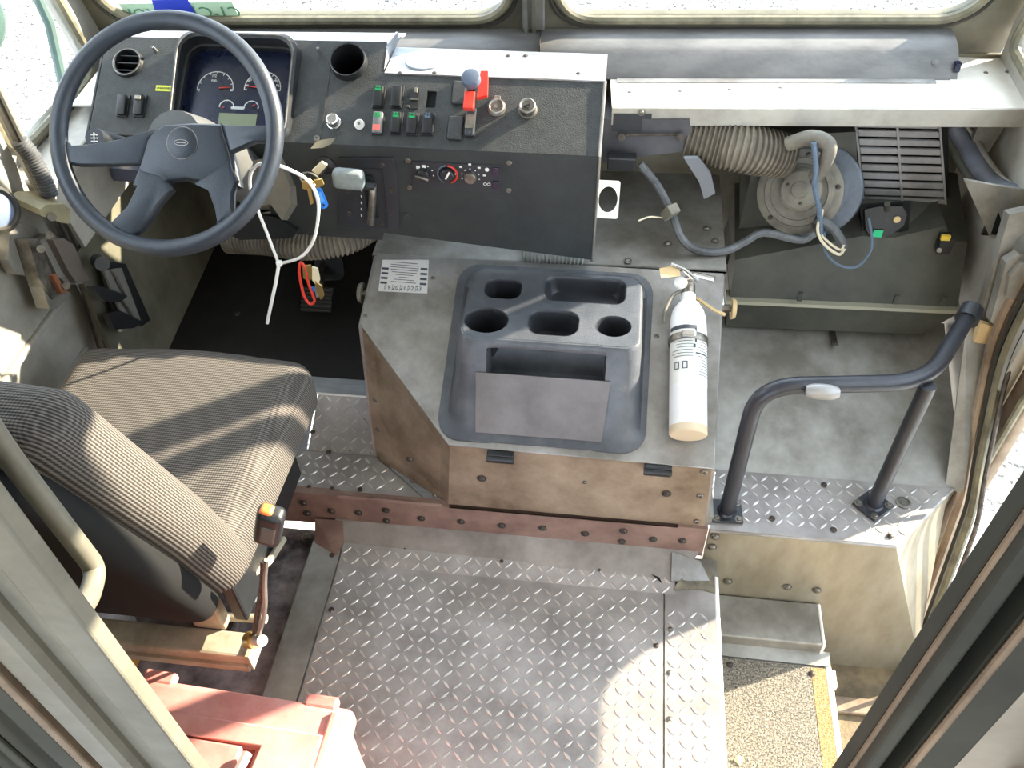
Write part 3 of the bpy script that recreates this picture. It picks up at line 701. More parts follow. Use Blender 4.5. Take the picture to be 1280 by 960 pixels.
for a0 in (8, 34):
    arcp(li, a0, a0+16, .130,.132, R_+.0013); arcp(li, a0, a0+16, .145,.147, R_+.0013); arcp(li, a0, a0+3, .130,.147, R_+.0013); arcp(li, a0+13, a0+16, .130,.147, R_+.0013)
arcp(li, -78, -16, .165, .168, R_+.0013)
mesh_obj('label_print', li, ink, lo)
mesh_obj('strap', lathe(B(), [(R_+.002,.198),(R_+.0035,.2),(R_+.0035,.213),(R_+.002,.215)], EM, 36, False), steel, fe, True)
bkl_ = B(); box(bkl_, (.004,R_+.008,.207), (.03,.009,.016), EM, .003)
mesh_obj('buckle', bkl_, chrome, fe)
mesh_obj('bracket', bbox(B(), (-.02,-R_-.008,.01), (.02,-R_+.001,.30), EM, .002), steel, fe)

# ------------------------------------------------------------------ dashboard
db = thing('dashboard', 'black textured dashboard with gauges and switches behind the steering wheel', 'dashboard', (-.58,1.62,.6))
vU = V((0,.14,.09)).normalized(); nU = V((0,-.09,.14)).normalized()
U = frame((0,1.56,.835), (1,0,0), vU, nU); Wf = frame((0,1.56,.835), (1,0,0), (0,0,1), (0,-1,0))
def onp(Mx, px, py):
    n = Mx.col[2].to_3d(); o = Mx.col[3].to_3d(); d_1 = ray(px, py); t = (o-CAM).dot(n)/d_1.dot(n); return Mx.inverted() @ (CAM+d_1*t)
def u2(px, py): p = onp(U, px, py); return (p.x, p.y)
def w2(px, py): p = onp(Wf, px, py); return (p.x, p.y)
def UM(px, py, z=0): p = onp(U, px, py); return U @ Matrix.Translation((p.x, p.y, z))
def WM(px, py, z=0): p = onp(Wf, px, py); return Wf @ Matrix.Translation((p.x, p.y, z))
vt = onp(U, 437, 80); v1 = onp(U, 160, 79)
cl = [u2(*p) for p in ((222,58),(222,170),(362,170),(362,58))]
clx0, clx1 = onp(U,224,115).x, onp(U,364,115).x; cly0, cly1 = onp(U,295,172).y, onp(U,295,56).y
hs = onp(U, 539, 124)
outl = [(-1.125,0),(-.034,0),(-.036,.1664),(u2(478,95)[0],.1664),(u2(478,95)[0],u2(478,52)[1]),(-1.125,u2(300,51)[1])]
mesh_obj('upper_panel', plate(B(), outl, [circ(vt.x,vt.y,.036), circ(v1.x,v1.y,.029), rrect(clx0+.004,cly0+.004,clx1-.004,cly1-.004,.03), rrect(hs.x-.010,hs.y-.019,hs.x+.010,hs.y+.019,.001,1)], .006, U), dash, db)
lw = [(-1.125,0),(-.034,0), (-.036, w2(740,325)[1]), w2(480,294), w2(478,318), w2(400,312), (-.74,-.235), (-.80,-.10), (-1.125,-.07)]
lw = [(-1.125,0),(-.034,0),w2(740,325),w2(480,291),w2(478,300),w2(440,298),w2(345,290),w2(330,235),(-.86,-.06),(-1.125,-.04)]
mesh_obj('lower_panel', plate(B(), lw, (), .006, Wf), dashlow, db)
ymax = u2(300,51)[1]; yb = (U @ V((0,ymax,0)))
xr = u2(478,95)[0]
mesh_obj('left_cover', quad(B(), [(-1.125,yb.y,yb.z),(xr,yb.y,yb.z),(xr,1.93,.905),(-1.125,1.90,.905)], .005), bluealu, db)
mesh_obj('step_cheek', quad(B(), [(xr,1.70,.925),(xr,yb.y,yb.z),(xr,1.86,.94),(xr,1.86,.92)], .004), bluealu, db)
tc_ = mesh_obj('top_cover', bbox(B(), (xr+.004,1.70,.921), (-.034,1.815,.926)), bluealu, db)
mesh_obj('cover_lip', bbox(B(), (xr+.004,1.697,.914), (-.034,1.7,.926)), alu, db)
mesh_obj('cap_disc', lathe(B(), [(.040,0),(.040,.0035),(.037,.005)], Matrix.Translation(at(530,77,z=.926)), 28), bluealu, tc_, True)
for px, py in ((500,91),(543,91),(635,70),(657,70),(723,92)): bolt(tc_, at(px, py, z=.926), (0,0,1), .004, dsteel)
mesh_obj('end_panel', quad(B(), [(-.034,1.56,.835),(-.034,1.70,.925),(-.034,1.815,.925),(-.034,1.815,.56),(-.038,1.56,.565)], .003), alu, db)
mesh_obj('edge_trim', tube(B(), [(-.033,1.698,.925),(-.033,1.559,.835),(-.036,1.559,.568)], .0028, 6), alu, db)
mesh_obj('left_side', quad(B(), [(-1.127,1.56,.835),(-1.127,yb.y,yb.z),(-1.127,1.93,.90),(-1.127,1.93,.70),(-1.127,1.60,.79)], .004), dash, db)
# seams in panel
mesh_obj('panel_seam', bbox(B(), (u2(408,120)[0]-.0008,.02,-.001), (u2(408,120)[0]+.0008,ymax-.005,.0012), U), dsteel, db)
# round louvred vent
def vent(px, py, r, lou):
    c = onp(U, px, py); m_ = U @ Matrix.Translation((c.x, c.y, 0))
    v = mesh_obj('air_vent', lathe(B(), [(r*.86,-.05),(r*.88,.004),(r*.92,.008),(r*1.05,.006),(r*1.12,0)], m_, 30, False), blk, db, True)
    mesh_obj('vent_back', lathe(B(), [(r*.87,-.045),(r*.5,-.045),(r*.05,-.045)], m_, 24), hole, v)
    if lou:
        for k in range(3): mesh_obj('louver', bbox(B(), (-r*.8,(k-1)*r*.55-.001,-.02), (r*.8,(k-1)*r*.55+.001,.001), m_), blk, v)
        mesh_obj('vent_trim', tube(B(), [m_ @ V((r*.98*math.cos(t), r*.98*math.sin(t), .006)) for t in [2*math.pi*k/30 for k in range(30)]], .0015, 6, True), steel, v, True)
    return v
vent(160, 79, .031, True)
dv = mesh_obj('duct_collar', lathe(B(), [(.0345,-.09),(.0355,.018),(.038,.02),(.0395,.016),(.0395,-.002)], U @ Matrix.Translation((vt.x,vt.y,0)), 32, False), blk, db, True)
mesh_obj('duct_bottom', lathe(B(), [(.034,-.085),(.001,-.085)], U @ Matrix.Translation((vt.x,vt.y,0)), 24), hole, dv)
# gauge cluster
cm = U @ Matrix.Translation(((clx0+clx1)/2, (cly0+cly1)/2, 0)); cw, ch = (clx1-clx0)/2, (cly1-cly0)/2
gb = B(); prev = None
for s, z in ((0,-.05),(.0,.0),(-.001,.018),(.005,.022),(.010,.018),(.012,0)):
    rr_ = rrect(-cw-s, -ch-s, cw+s, ch+s, .036, 6); r_v = [gb.verts.new(cm @ V((x, y, z + (.012*(y/ch) if z > .01 else 0)))) for x, y in rr_]
    if prev:
        for k in range(len(r_v)): gb.faces.new((prev[k], prev[(k+1) % len(r_v)], r_v[(k+1) % len(r_v)], r_v[k]))
    prev = r_v
gc = mesh_obj('gauge_cluster', gb, blk, db, True)
mesh_obj('bezel_trim', tube(B(), [cm @ V((x, y, .022+.012*y/ch)) for x, y in rrect(-cw-.004,-ch-.004,cw+.004,ch+.004,.038,6)], .0016, 6, True), steel, gc, True)
GZ = -.022
mesh_obj('gauge_face', plate(B(), rrect(-cw,-ch,cw,ch,.03), (), .003, cm @ Matrix.Translation((0,0,GZ))), cluster, gc)
Gf = U @ Matrix.Translation((0,0,GZ))
def gm_(px, py, z=.0006): p = onp(Gf, px, py); return Gf @ Matrix.Translation((p.x, p.y, z))
def dial(px, py, r, a0, a1, nt, needle, nl):
    m_ = gm_(px, py); bm = B()
    tube(bm, [m_ @ V((r*math.cos(math.radians(a0+(a1-a0)*k/24)), r*math.sin(math.radians(a0+(a1-a0)*k/24)), 0)) for k in range(25)], .0009, 5)
    for k in range(nt+1):
        t = math.radians(a0+(a1-a0)*k/nt); c_, s_ = math.cos(t), math.sin(t)
        tube(bm, [m_ @ V((r*c_, r*s_, 0)), m_ @ V((r*.86*c_, r*.86*s_, 0))], .0007, 4)
    mesh_obj('dial_scale', bm, paper, gc)
    t = math.radians(needle); mesh_obj('needle', tube(B(), [m_ @ V((r*.25*math.cos(t), r*.25*math.sin(t), .002)), m_ @ V((r*nl*math.cos(t), r*nl*math.sin(t), .002))], lambda i, s: .0016-.0008*i, 6), redm, gc)
dial(269,111,.040,-5,185,8,6,.88); dial(328,111,.040,-5,185,12,174,.88); dial(283,134,.016,0,180,4,200,.6); dial(314,135,.016,0,180,4,40,.7)
mesh_obj('display', bbox(B(), (-.042,-.014,0), (.042,.014,.001), gm_(297,150)), mat('olive lcd', rgb(112,122,96), .4), gc)
tb2 = B(); text(tb2, '1/2', .009, gm_(268,95)); text(tb2, 'FUEL', .006, gm_(268,101)); text(tb2, '10', .007, gm_(309,107)); text(tb2, '20', .007, gm_(313,100)); text(tb2, '40', .007, gm_(345,101)); text(tb2, '50', .007, gm_(347,107)); text(tb2, 'E', .007, gm_(249,113)); text(tb2, 'F', .007, gm_(289,113))
mesh_obj('gauge_print', tb2, paper, gc)
mesh_obj('indicator_bar', plate(B(), rrect(-.015,-.003,.015,.003,.0025), (), .001, gm_(297,135)), greyst, gc)
# rocker switches
def rocker(px, py, icon=None, w=.0125, h=.0255, face=blk, tilt=8, state=''):
    m_ = UM(px, py); s = mesh_obj('rocker_switch', bbox(B(), (-w,-h,0), (w,h,.004), m_, .0015), blk, db)
    mm = m_ @ Matrix.Rotation(math.radians(tilt), 4, 'X')
    rk = B(); box(rk, (0,0,.009), (w*1.62,h*1.74,.011), mm, .003); mesh_obj('rocker', rk, face, s, True)
    if icon: 
        ib = B(); bbox(ib, (-.006,h*.38,.0146), (.006,h*.40+.004,.0152), mm); bbox(ib, (-.005,h*.62,.0146), (-.001,h*.62+.004,.0152), mm); bbox(ib, (.001,h*.62,.0146), (.005,h*.62+.004,.0152), mm)
        bbox(ib, (-.0065,h*.5,.0146), (-.003,h*.5+.002,.0152), mm)
        mesh_obj('switch_icon', ib, icon, s)
    return s
rocker(474,122,green); rocker(497,122); rocker(496,155,green); rocker(516,156,green); rocker(535.5,156,wireb)
r5 = rocker(473.5,155,green, face=mat('grey clear rocker', rgb(110,112,112), .3)); mesh_obj('warning_patch', bbox(B(), (-.008,-.018,.0145), (.007,-.006,.0155), UM(473.5,155) @ Matrix.Rotation(math.radians(8), 4, 'X')), mat('pink red patch', rgb(220,110,100), .5), r5)
rocker(155,133); s_ = rocker(176,133,None); mesh_obj('slider', bbox(B(), (-.007,.006,.012), (.007,.016,.02), UM(176,133), .002), steel, s_)
# broken switch, empty slot
bsw = mesh_obj('broken_switch', bbox(B(), (-.011,-.022,-.004), (.011,.022,.002), UM(517,124)), blk, db)
mesh_obj('contact', bbox(B(), (-.009,-.002,.002), (.009,.001,.005), UM(518,125)), steel, bsw); mesh_obj('contact', bbox(B(), (-.007,-.006,.002), (-.002,-.002,.009), UM(514,133)), steel, bsw); mesh_obj('contact', bbox(B(), (.001,.004,.002), (.006,.014,.007), UM(518,119)), dustm, bsw)
mesh_obj('empty_slot', bbox(B(), (-.0115,-.020,-.012), (.0115,.020,-.007), UM(539,124)), hole, db)
# blank L shaped boss, tall paddle and red lever with grey knob
mesh_obj('boss_plate', bbox(B(), (-.016,-.028,0), (.014,.026,.006), UM(575,116), .004), dash, db)
mesh_obj('boss_plate', bbox(B(), (-.020,-.032,0), (.012,.022,.006), UM(572,158), .004), dash, db)
pb = mesh_obj('paddle', bbox(B(), (-.010,-.034,0), (.010,.028,.014), UM(589,154), .003), blksat, db)
mesh_obj('paddle_stripe', bbox(B(), (-.010,-.018,.014), (.009,.012,.0145), UM(589,154) , 0), steel, pb)
lv = mesh_obj('hazard_lever', bbox(B(), (-.011,-.022,.02), (.011,.016,.034), UM(589,133), .002), redm, db)
mesh_obj('lever_guard', quad(B(), [UM(598,131) @ V((0,0,.03)), UM(611,128) @ V((0,0,.03)), UM(612,98) @ V((0,0,.03)), UM(603,98) @ V((0,0,.03))], .012), redm, lv)
mesh_obj('lever_stem', cyl(B(), UM(590,125) @ V((0,0,0)), UM(592,112) @ V((0,0,.035)), .008, n=12), blk, lv, True)
mesh_obj('lever_knob', cyl(B(), UM(592,112) @ V((0,0,.030)), UM(592,112) @ V((0,0,.052)), .0195, .0195, 24, .005), mat('blue grey knob', rgb(84,94,110), .4), lv, True)
def socket(px, py, r, h, m_, dot=True, nm='power_socket'):
    Mx = UM(px, py); s = mesh_obj(nm, lathe(B(), [(r*1.15,0),(r*1.15,.003),(r,.004),(r,h),(r*.85,h+.002),(r*.7,h-.001),(r*.55,h-.001)], Mx, 22), m_, db, True)
    if dot: mesh_obj('socket_center', lathe(B(), [(r*.3,h-.001),(r*.3,h+.001)], Mx, 12), steel, s)
    return s
s_ = socket(621,135,.017,.008,steel); mesh_obj('socket_tab', bbox(B(), (-.006,.016,0), (.006,.024,.008), UM(621,135), .001), steel, s_)
s_ = socket(660,138,.017,.020,steel, True, 'key_switch'); mesh_obj('key_slot', bbox(B(), (-.008,-.0015,.020), (.006,.0015,.0225), UM(660,138) @ Matrix.Rotation(.4,4,'Z')), blk, s_)
socket(418,154,.013,.020,chrome, False, 'push_knob'); socket(449.5,156,.0095,.006,paper, True, 'push_button')
for px, py in ((195,64),(400,66)): socket(px, py, .004, .016, chrome, False, 'bolt_stud')
for px, py in ((396,173),): bolt(db, UM(px, py) @ V((0,0,0)), nU, .006, steel, kind='screw')
st = mesh_obj('sticker', bbox(B(), (-.018,-.0065,0), (.018,.0065,.0008), UM(205,110.5)), yellow, db)
mesh_obj('sticker_print', text(B(), 'UNLEADED', .0065, UM(205,110.5,.0012)), ink, st)
mesh_obj('scuff', quad(B(), [UM(*p) @ V((0,0,.0005)) for p in ((388,186),(396,176),(420,172),(414,180),(404,185))], .0004), mat('worn tan scuff', rgb(120,112,92), .8), db)
# lower panel: heater controls
hc = mesh_obj('heater_control', plate(B(), [w2(516,201),w2(628,207),w2(627,240),w2(515,234)], (), .003, Wf @ Matrix.Translation((0,0,.003)), .0008), blksat, db)
def wk(nm, px, py, r, h, m_): return mesh_obj(nm, lathe(B(), [(r,0),(r*.95,h*.8),(r*.8,h)], WM(px, py, .003), 22), m_, hc, True)
wk('fan_knob', 530, 216, .015, .014, blk); mesh_obj('knob_pointer', bbox(B(), (-.016,-.003,.014), (.014,.003,.02), WM(530,216,.003) @ Matrix.Rotation(-.3,4,'Z'), .002), steel, hc)
def arcw(px, py, r, a0, a1, m_, nm, rr=.0022): mesh_obj(nm, tube(B(), [WM(px, py, .004) @ V((r*math.cos(math.radians(a0+(a1-a0)*k/16)), r*math.sin(math.radians(a0+(a1-a0)*k/16)), 0)) for k in range(17)], rr, 6), m_, hc)
arcw(559.7,216.6,.0205,95,250,mat('dull blue print', rgb(80,90,110), .5),'cold_arc'); arcw(559.7,216.6,.0205,-70,85,redm,'hot_arc')
wk('temperature_knob', 559.7, 216.6, .016, .012, blk); mesh_obj('knob_pointer', bbox(B(), (-.002,-.004,.012), (.002,.015,.0155), WM(559.7,216.6,.003) @ Matrix.Rotation(-.5,4,'Z'), .001), paper, hc)
wk('mode_knob', 588.5, 220, .0135, .010, steel)
dots = B()
for k in range(7):
    t = math.radians(-15+35*k); lathe(dots, [(.0014,0),(.0014,.0006)], WM(588.5,220,.0032) @ Matrix.Translation((.019*math.cos(t), .019*math.sin(t), 0)), 8)
for k in range(5):
    t = math.radians(10+40*k); bbox(dots, (-.003,-.002,0), (.003,.002,.0006), WM(588.5,220,.0032) @ Matrix.Translation((.030*math.cos(t), .030*math.sin(t), 0)))
for k in range(3):
    t = math.radians(-10+35*k); lathe(dots, [(.0016,0),(.0016,.0006)], WM(530,216,.0032) @ Matrix.Translation((.021*math.cos(t), .021*math.sin(t), 0)), 8)
for px, py in ((523,208),(530,207)): bbox(dots, (-.004,-.0035,0), (.004,.0035,.0006), WM(px, py, .0032))
lathe(dots, [(.0045,0),(.0045,.0006)], WM(609,211,.0032), 12)
for dx in (-.004, .004): tube(dots, [WM(609,229,.0036) @ V((dx+.0035*math.cos(t), .003*math.sin(t), 0)) for t in [k*.785 for k in range(8)]], .0007, 4, True)
mesh_obj('control_print', dots, paper, hc)
for py in (212.5,229.5): mesh_obj('button', bbox(B(), (-.007,-.009,0), (.007,.009,.004), WM(620,py,.003), .001), cluster, hc)
for px, py in ((510,200.5),(636.5,203.6),(512,234),(636,238)): bolt(db, WM(px, py) @ V((0,0,0)), (0,-1,0), .0052, steel, kind='screw')
# shifter
sp = mesh_obj('shifter_plate', plate(B(), [w2(424,196),w2(492,196),w2(497,215),w2(500,286),w2(424,284)], (), .004, Wf @ Matrix.Translation((0,0,.004)), .001), blksat, db)
mesh_obj('plate_ridge', tube(B(), [WM(*p, .005) @ V((0,0,0)) for p in ((424,208),(478,210),(482,250),(484,284))], .002, 6), blk, sp)
mesh_obj('shift_slot', bbox(B(), (-.012,-.055,0), (.012,.055,.006), WM(464,244,.004), .003), hole, sp)
mesh_obj('slot_cover', tube(B(), smooth_path([WM(467,226,.010) @ V((0,0,0)), WM(468,240,.016) @ V((0,0,0)), WM(466,262,.012) @ V((0,0,0)), WM(464,277,.006) @ V((0,0,0))]), .0085, 10), steel, sp, True)
mesh_obj('shift_lever', tube(B(), [WM(465,228,.010) @ V((0,0,0)), WM(457,216,.05) @ V((0,0,0))], .006, 10), steel, sp, True)
kb = B(); box(kb, (0,0,0), (.066,.042,.030), WM(445,203,.062) @ Matrix.Rotation(-.06,4,'Z'), .011, 4); mesh_obj('shift_knob', kb, shiftm, sp, True)
mesh_obj('knob_collar', bbox(B(), (-.012,-.005,0), (.036,.001,.02), WM(455,213,.045)), blk, sp)
pr = B()
for k in range(6): bbox(pr, (-.0012,-.003,0), (.0012,.003,.0006), WM(452.5,228+8*k,.0045))
mesh_obj('gear_print', pr, paper, sp)
for px, py in ((436,237),(437,265),(478,205),(490,236),(491,265),(477,279),(508,268)): bolt(db, WM(px, py, .004) @ V((0,0,0)), (0,-1,0), .0052, dsteel, kind='screw')
ig = mesh_obj('ignition_lock', lathe(B(), [(.021,0),(.021,.003),(.016,.005),(.013,.007)], WM(407,206), 24), blk, db, True)
mesh_obj('lock_barrel', cyl(B(), WM(406,205) @ V((0,0,.003)), WM(403,208) @ V((0,0,.022)), .0085, n=14), steel, ig, True)
corr = B(); corrugated(corr, [at(285,300,y=1.66), at(330,302,y=1.64), at(380,308,y=1.62), at(430,302,y=1.64), at(462,285,y=1.70)], .032, .010, .14)
tag(mesh_obj('corrugated_duct', corr, hosem, None, True), 'ribbed grey duct hose hanging below the dash over the pedals', 'hose')
corr = B(); corrugated(corr, [at(655,316,y=1.64), at(690,318,y=1.64), at(730,322,y=1.64)], .034, .009, .14)
tag(mesh_obj('corrugated_duct', corr, mat('silver flex duct', rgb(160,164,160), .5, .3), None, True), 'silver ribbed duct end showing below the black dash corner', 'hose')

# ------------------------------------------------------------------ defroster duct, shelf
sh = thing('shelf', 'white painted metal shelf under the right windshield, to the right of the dashboard', 'shelf', (.4,1.9,.83))
mesh_obj('shelf_top', bbox(B(), (-.034,1.790,.806), (.95,2.03,.812)), white, sh)
mesh_obj('shelf_lip', bbox(B(), (-.034,1.785,.768), (.95,1.791,.811), bev=.002), body, sh)
mesh_obj('left_shelf', bbox(B(), (-1.27,1.790,.806), (-1.129,2.02,.812)), white, sh)
for px, py in ((780,119),(844,120),(907,120),(972,120),(1240,110),(1268,110)): bolt(sh, at(px, py, z=.812), (0,0,1), .004, steel)
for px, py in ((792,145),): bolt(sh, at(px, py, y=1.783), (0,-1,0), .006, steel)
mesh_obj('corner_plate', quad(B(), [(-.03,1.783,.798),(.055,1.783,.798),(.055,1.783,.755),(-.03,1.783,.755)], .002), blksat, sh)
mesh_obj('support_post', quad(B(), [(.80,1.84,.80),(.872,1.84,.80),(.845,1.84,.66),(.80,1.84,.62)], .012), alud, sh)
dd = thing('defroster_duct', 'long grey rounded defroster duct cover along the windshield base', 'duct', (-.1,1.96,.832))
prof = [(1.915,.812),(1.918,.818),(1.934,.836),(1.954,.855),(1.970,.866),(1.998,.874),(2.034,.878)]
def extr(bm, prof, x0, x1, n=1):
    a_ = [bm.verts.new((x0, y, z)) for y, z in prof]; b_ = [bm.verts.new((x1, y, z)) for y, z in prof]
    for k in range(len(prof)-1): bm.faces.new((a_[k], a_[k+1], b_[k+1], b_[k]))
    c_ = bm.verts.new((x0, prof[-1][0], prof[0][1])); d_ = bm.verts.new((x1, prof[-1][0], prof[0][1]))
    bm.faces.new([*a_[::-1], c_]); bm.faces.new([*b_, d_]); bm.faces.new((a_[-1], c_, d_, b_[-1])); bm.faces.new((a_[0], b_[0], d_, c_))
P2 = smooth_path([(0,y,z) for y, z in prof], 3); P2 = [(p.y, p.z) for p in P2]
mesh_obj('duct_cover', extr(B(), P2, -.60, .735) or B(), vinylgrey, dd, True) if False else None
bm_ = B(); extr(bm_, P2, -1.12, .735); mesh_obj('duct_cover', bm_, vinylgrey, dd, True)
bm_ = B(); extr(bm_, [(y+.004 if i < 6 else y, z-.001) for i, (y, z) in enumerate(P2)], .735, .752); mesh_obj('end_cap', bm_, vinylgrey, dd, True)
mesh_obj('cap_slot', bbox(B(), (.742,1.925,.826), (.754,1.940,.846)), cluster, dd)
mesh_obj('base_flange', bbox(B(), (-.02,1.898,.812), (.70,1.918,.815)), alu, dd)
for px, py in ((798,95),(917,96),(1042,97),(1171,97)): bolt(dd, at(px, py, z=.818), (0,0,1), .005, dsteel)
mesh_obj('duct_seam', bbox(B(), (-.20,1.94,.84), (-.198,2.03,.880)), dsteel, dd)
bolt(dd, (.70,1.938,.843), (0,-.7,.7), .006, vinylgrey)

# ------------------------------------------------------------------ heater unit under the shelf
hu = thing('heater_unit', 'dusty black heater case hanging under the white shelf', 'heater', (.56,1.80,.24))
b_ = B()
def block(bm, f, bk_):   # f and bk_: matching front and back polygons
    a_ = [bm.verts.new(p) for p in f]; c_ = [bm.verts.new(p) for p in bk_]; n = len(f)
    bm.faces.new(a_); bm.faces.new(c_[::-1])
    for k in range(n): bm.faces.new((a_[k], c_[k], c_[(k+1) % n], a_[(k+1) % n]))
    return bm
mesh_obj('lower_case', block(B(), [(.315,1.74,.235),(.80,1.74,.25),(.86,1.72,.345),(.31,1.72,.335)], [(.315,2.0,.235),(.80,2.0,.25),(.86,2.0,.345),(.31,2.0,.335)]), heat, hu)
mesh_obj('upper_case', block(B(), [(.31,1.73,.340),(.855,1.73,.355),(.845,1.80,.50),(.60,1.80,.50),(.31,1.77,.43)], [(.31,2.0,.34),(.855,2.0,.355),(.845,2.0,.56),(.60,2.0,.58),(.31,2.0,.50)]), heat, hu)
mesh_obj('case_seam', block(B(), [(.30,1.715,.333),(.862,1.715,.346),(.862,1.715,.356),(.30,1.715,.343)], [(.30,1.76,.333),(.862,1.76,.346),(.862,1.76,.356),(.30,1.76,.343)]), mat('pale seam lip', rgb(150,148,130), .5), hu)
mesh_obj('case_shoulder', block(B(), [at(1105,300,y=1.80), at(1183,282,y=1.80), at(1187,300,y=1.79), at(1195,330,y=1.78), at(1130,335,y=1.78)], [p+V((0,.15,0)) for p in (at(1105,300,y=1.80), at(1183,282,y=1.80), at(1187,300,y=1.79), at(1195,330,y=1.78), at(1130,335,y=1.78))]), heat, hu)
for i, px in enumerate((1000, 1120, 1180)):
    mesh_obj('seam_clip', bbox(B(), (-.006,-.004,-.012), (.006,.004,.014), Matrix.Translation(at(px, 371+(px-1000)*.03, y=1.712)), .001), heat, hu)
# intake grille of separate slats
G0, G1, G2, G3 = at(1070,150,y=1.885), at(1173,152,y=1.885), at(1184,278,y=1.905), at(1076,278,y=1.905)
gx = (G1-G0).normalized(); gdn = ((G3+G2)/2-(G0+G1)/2); gl = gdn.length; gdn.normalize(); gn = gx.cross(-gdn).normalized()
if gn.dot(CAM-G0) < 0: gn = -gn
GM = frame(G0, gx, -gdn, gn); gw = (G1-G0).length; gw2 = (G2-G3).length
gr = mesh_obj('intake_grille', bbox(B(), (0.004,-gl,-.03), (gw2*.99,0,-.022), GM), hole, hu)
for k in range(12):
    pt = (gl-.006)/12; y0 = -.004-pt*k; hh = pt*.66
    if k < 10: mesh_obj('slat', bbox(B(), (.002,y0-hh,-.007), (gw*.485,y0,0), GM, .001), grillm, gr)
    mesh_obj('slat', bbox(B(), (gw*.515,y0-hh,-.007), (gw+.001*k,y0,0), GM, .001), grillm, gr)
mesh_obj('grille_rib', bbox(B(), (gw*.485,-gl*.86,-.016), (gw*.515,0,.001), GM), grillm, gr)
for x_ in (-.004, gw): mesh_obj('grille_side', quad(B(), [GM @ V(p) for p in ((x_,0,.001),(x_+.005,0,.001),(x_+.005+(.012 if x_ > 0 else 0),-gl,.001),(x_+(.012 if x_ > 0 else 0),-gl,.001))], .04), grillm, gr)
# actuator with green sticker
ac = [at(*p, y=1.80) for p in ((1081,262),(1100,258),(1128,258),(1134,268),(1130,282),(1110,296),(1090,299),(1082,285))]
acm = mesh_obj('actuator', block(B(), ac, [p+V((0,.05,-.03)) for p in ac]), blksat, hu)
AM = frame_z(at(1097,292,y=1.797), (0,-1,.0)); mesh_obj('green_sticker', bbox(B(), (-.011,-.010,0), (.011,.010,.001), AM), greens, acm)
mesh_obj('actuator_screw', lathe(B(), [(.008,0),(.008,.003),(.004,.003)], frame_z(at(1121,274,y=1.798), (0,-1,.2)), 14), tan, acm, True)
mesh_obj('actuator_stud', cyl(B(), at(1109,262,y=1.80), at(1109,255,y=1.79), .007, n=12), heat, acm, True)
mesh_obj('actuator_bay', quad(B(), [at(*p, y=1.815) for p in ((1074,256),(1139,252),(1134,300),(1082,320))], .004), hole, hu)
# blower motor
bc = at(1004, 238, y=1.80); bn = (CAM-bc).normalized(); bn = (bn + V((-.15,.0,.0))).normalized()
BM = frame_z(bc, bn)
bl_ = thing('blower_motor', 'round dusty blower motor beside the heater grille', 'blower motor', bc)
mesh_obj('blower_disc', lathe(B(), [(.108,-.05),(.108,-.012),(.104,-.008),(.08,-.006),(.078,-.002),(.062,-.001)], BM @ Matrix.Translation((.018,.006,-.02)), 44), discm, bl_, True)
mesh_obj('motor_flange', lathe(B(), [(.098,-.03),(.098,-.004),(.092,0),(.080,0),(.078,.006),(.066,.007),(.064,.003),(.056,.003)], BM @ Matrix.Translation((-.008,-.006,-.002)), 44), dustm, bl_, True)
mesh_obj('motor_can', lathe(B(), [(.050,-.01),(.048,.016),(.042,.022),(.02,.023),(.018,.027),(.004,.027)], BM @ Matrix.Translation((-.004,.0,.004)), 32), dustm, bl_, True)
for k in range(5):
    t = 2*math.pi*k/5+.4; bolt(bl_, BM @ V((.086*math.cos(t)-.008, .086*math.sin(t)-.006, -.002)), bn, .0045, dsteel)
for k in range(3):
    t = 2*math.pi*k/3+.9; bolt(bl_, BM @ V((.030*math.cos(t)-.004, .030*math.sin(t), .026)), bn, .0035, dsteel)
mesh_obj('cooling_elbow', tube(B(), smooth_path([at(985,180,y=1.80), at(1015,172,y=1.78), at(1036,182,y=1.76), at(1030,205,y=1.755), at(1019,222,y=1.76)]), .017, 12), dustm, bl_, True)
mesh_obj('blower_housing', block(B(), [at(*p, y=1.86) for p in ((950,170),(1070,165),(1075,300),(1040,330),(905,330),(925,280))], [at(*p, y=1.86)+V((0,.14,-.02)) for p in ((950,170),(1070,165),(1075,300),(1040,330),(905,330),(925,280))]), heat, hu)
# big flexible duct and black plenum to its left
corr = B(); corrugated(corr, [at(858,170,y=1.84), at(895,178,y=1.83), at(935,186,y=1.82), at(985,196,y=1.84)], lambda t: .046+.008*math.sin(t*3), .011, .12, 22)
tag(mesh_obj('flexible_duct', corr, hosem, None, True), 'thick dusty corrugated duct running from the plenum to the blower', 'hose')
pm = thing('air_plenum', 'dark flat air plenum box under the shelf beside the dashboard', 'air duct', at(810,180,y=1.86))
pb_ = [at(*p, y=1.80) for p in ((750,148),(862,150),(866,188),(800,196),(748,204))]
mesh_obj('plenum_box', block(B(), pb_, [p+V((0,.16,-.03)) for p in pb_]), mat('dusty charcoal sheet', rgb(84,84,88), .5, .1, rgb(60,60,64), 8), pm)
mesh_obj('support_bar', tube(B(), [at(782,169,y=1.79), at(850,168,y=1.79)], .003, 6), dsteel, pm)
for px in (777, 850): mesh_obj('wing_nut', cyl(B(), at(px,172,y=1.80), at(px,172,y=1.78), .009, n=8), dsteel, pm)
mesh_obj('bent_strap', block(B(), [at(*p, y=1.76) for p in ((855,198),(872,198),(888,218),(894,242),(880,249),(874,228))], [at(*p, y=1.76)+V((0,.006,.003)) for p in ((855,198),(872,198),(888,218),(894,242),(880,249),(874,228))]), mat('grey steel strap', rgb(120,124,130), .45, .4), pm)
mesh_obj('relay_block', bbox(B(), (-.02,-.01,-.012), (.045,.02,.02), Matrix.Translation(at(770,205,y=1.76)), .003), blk, pm)
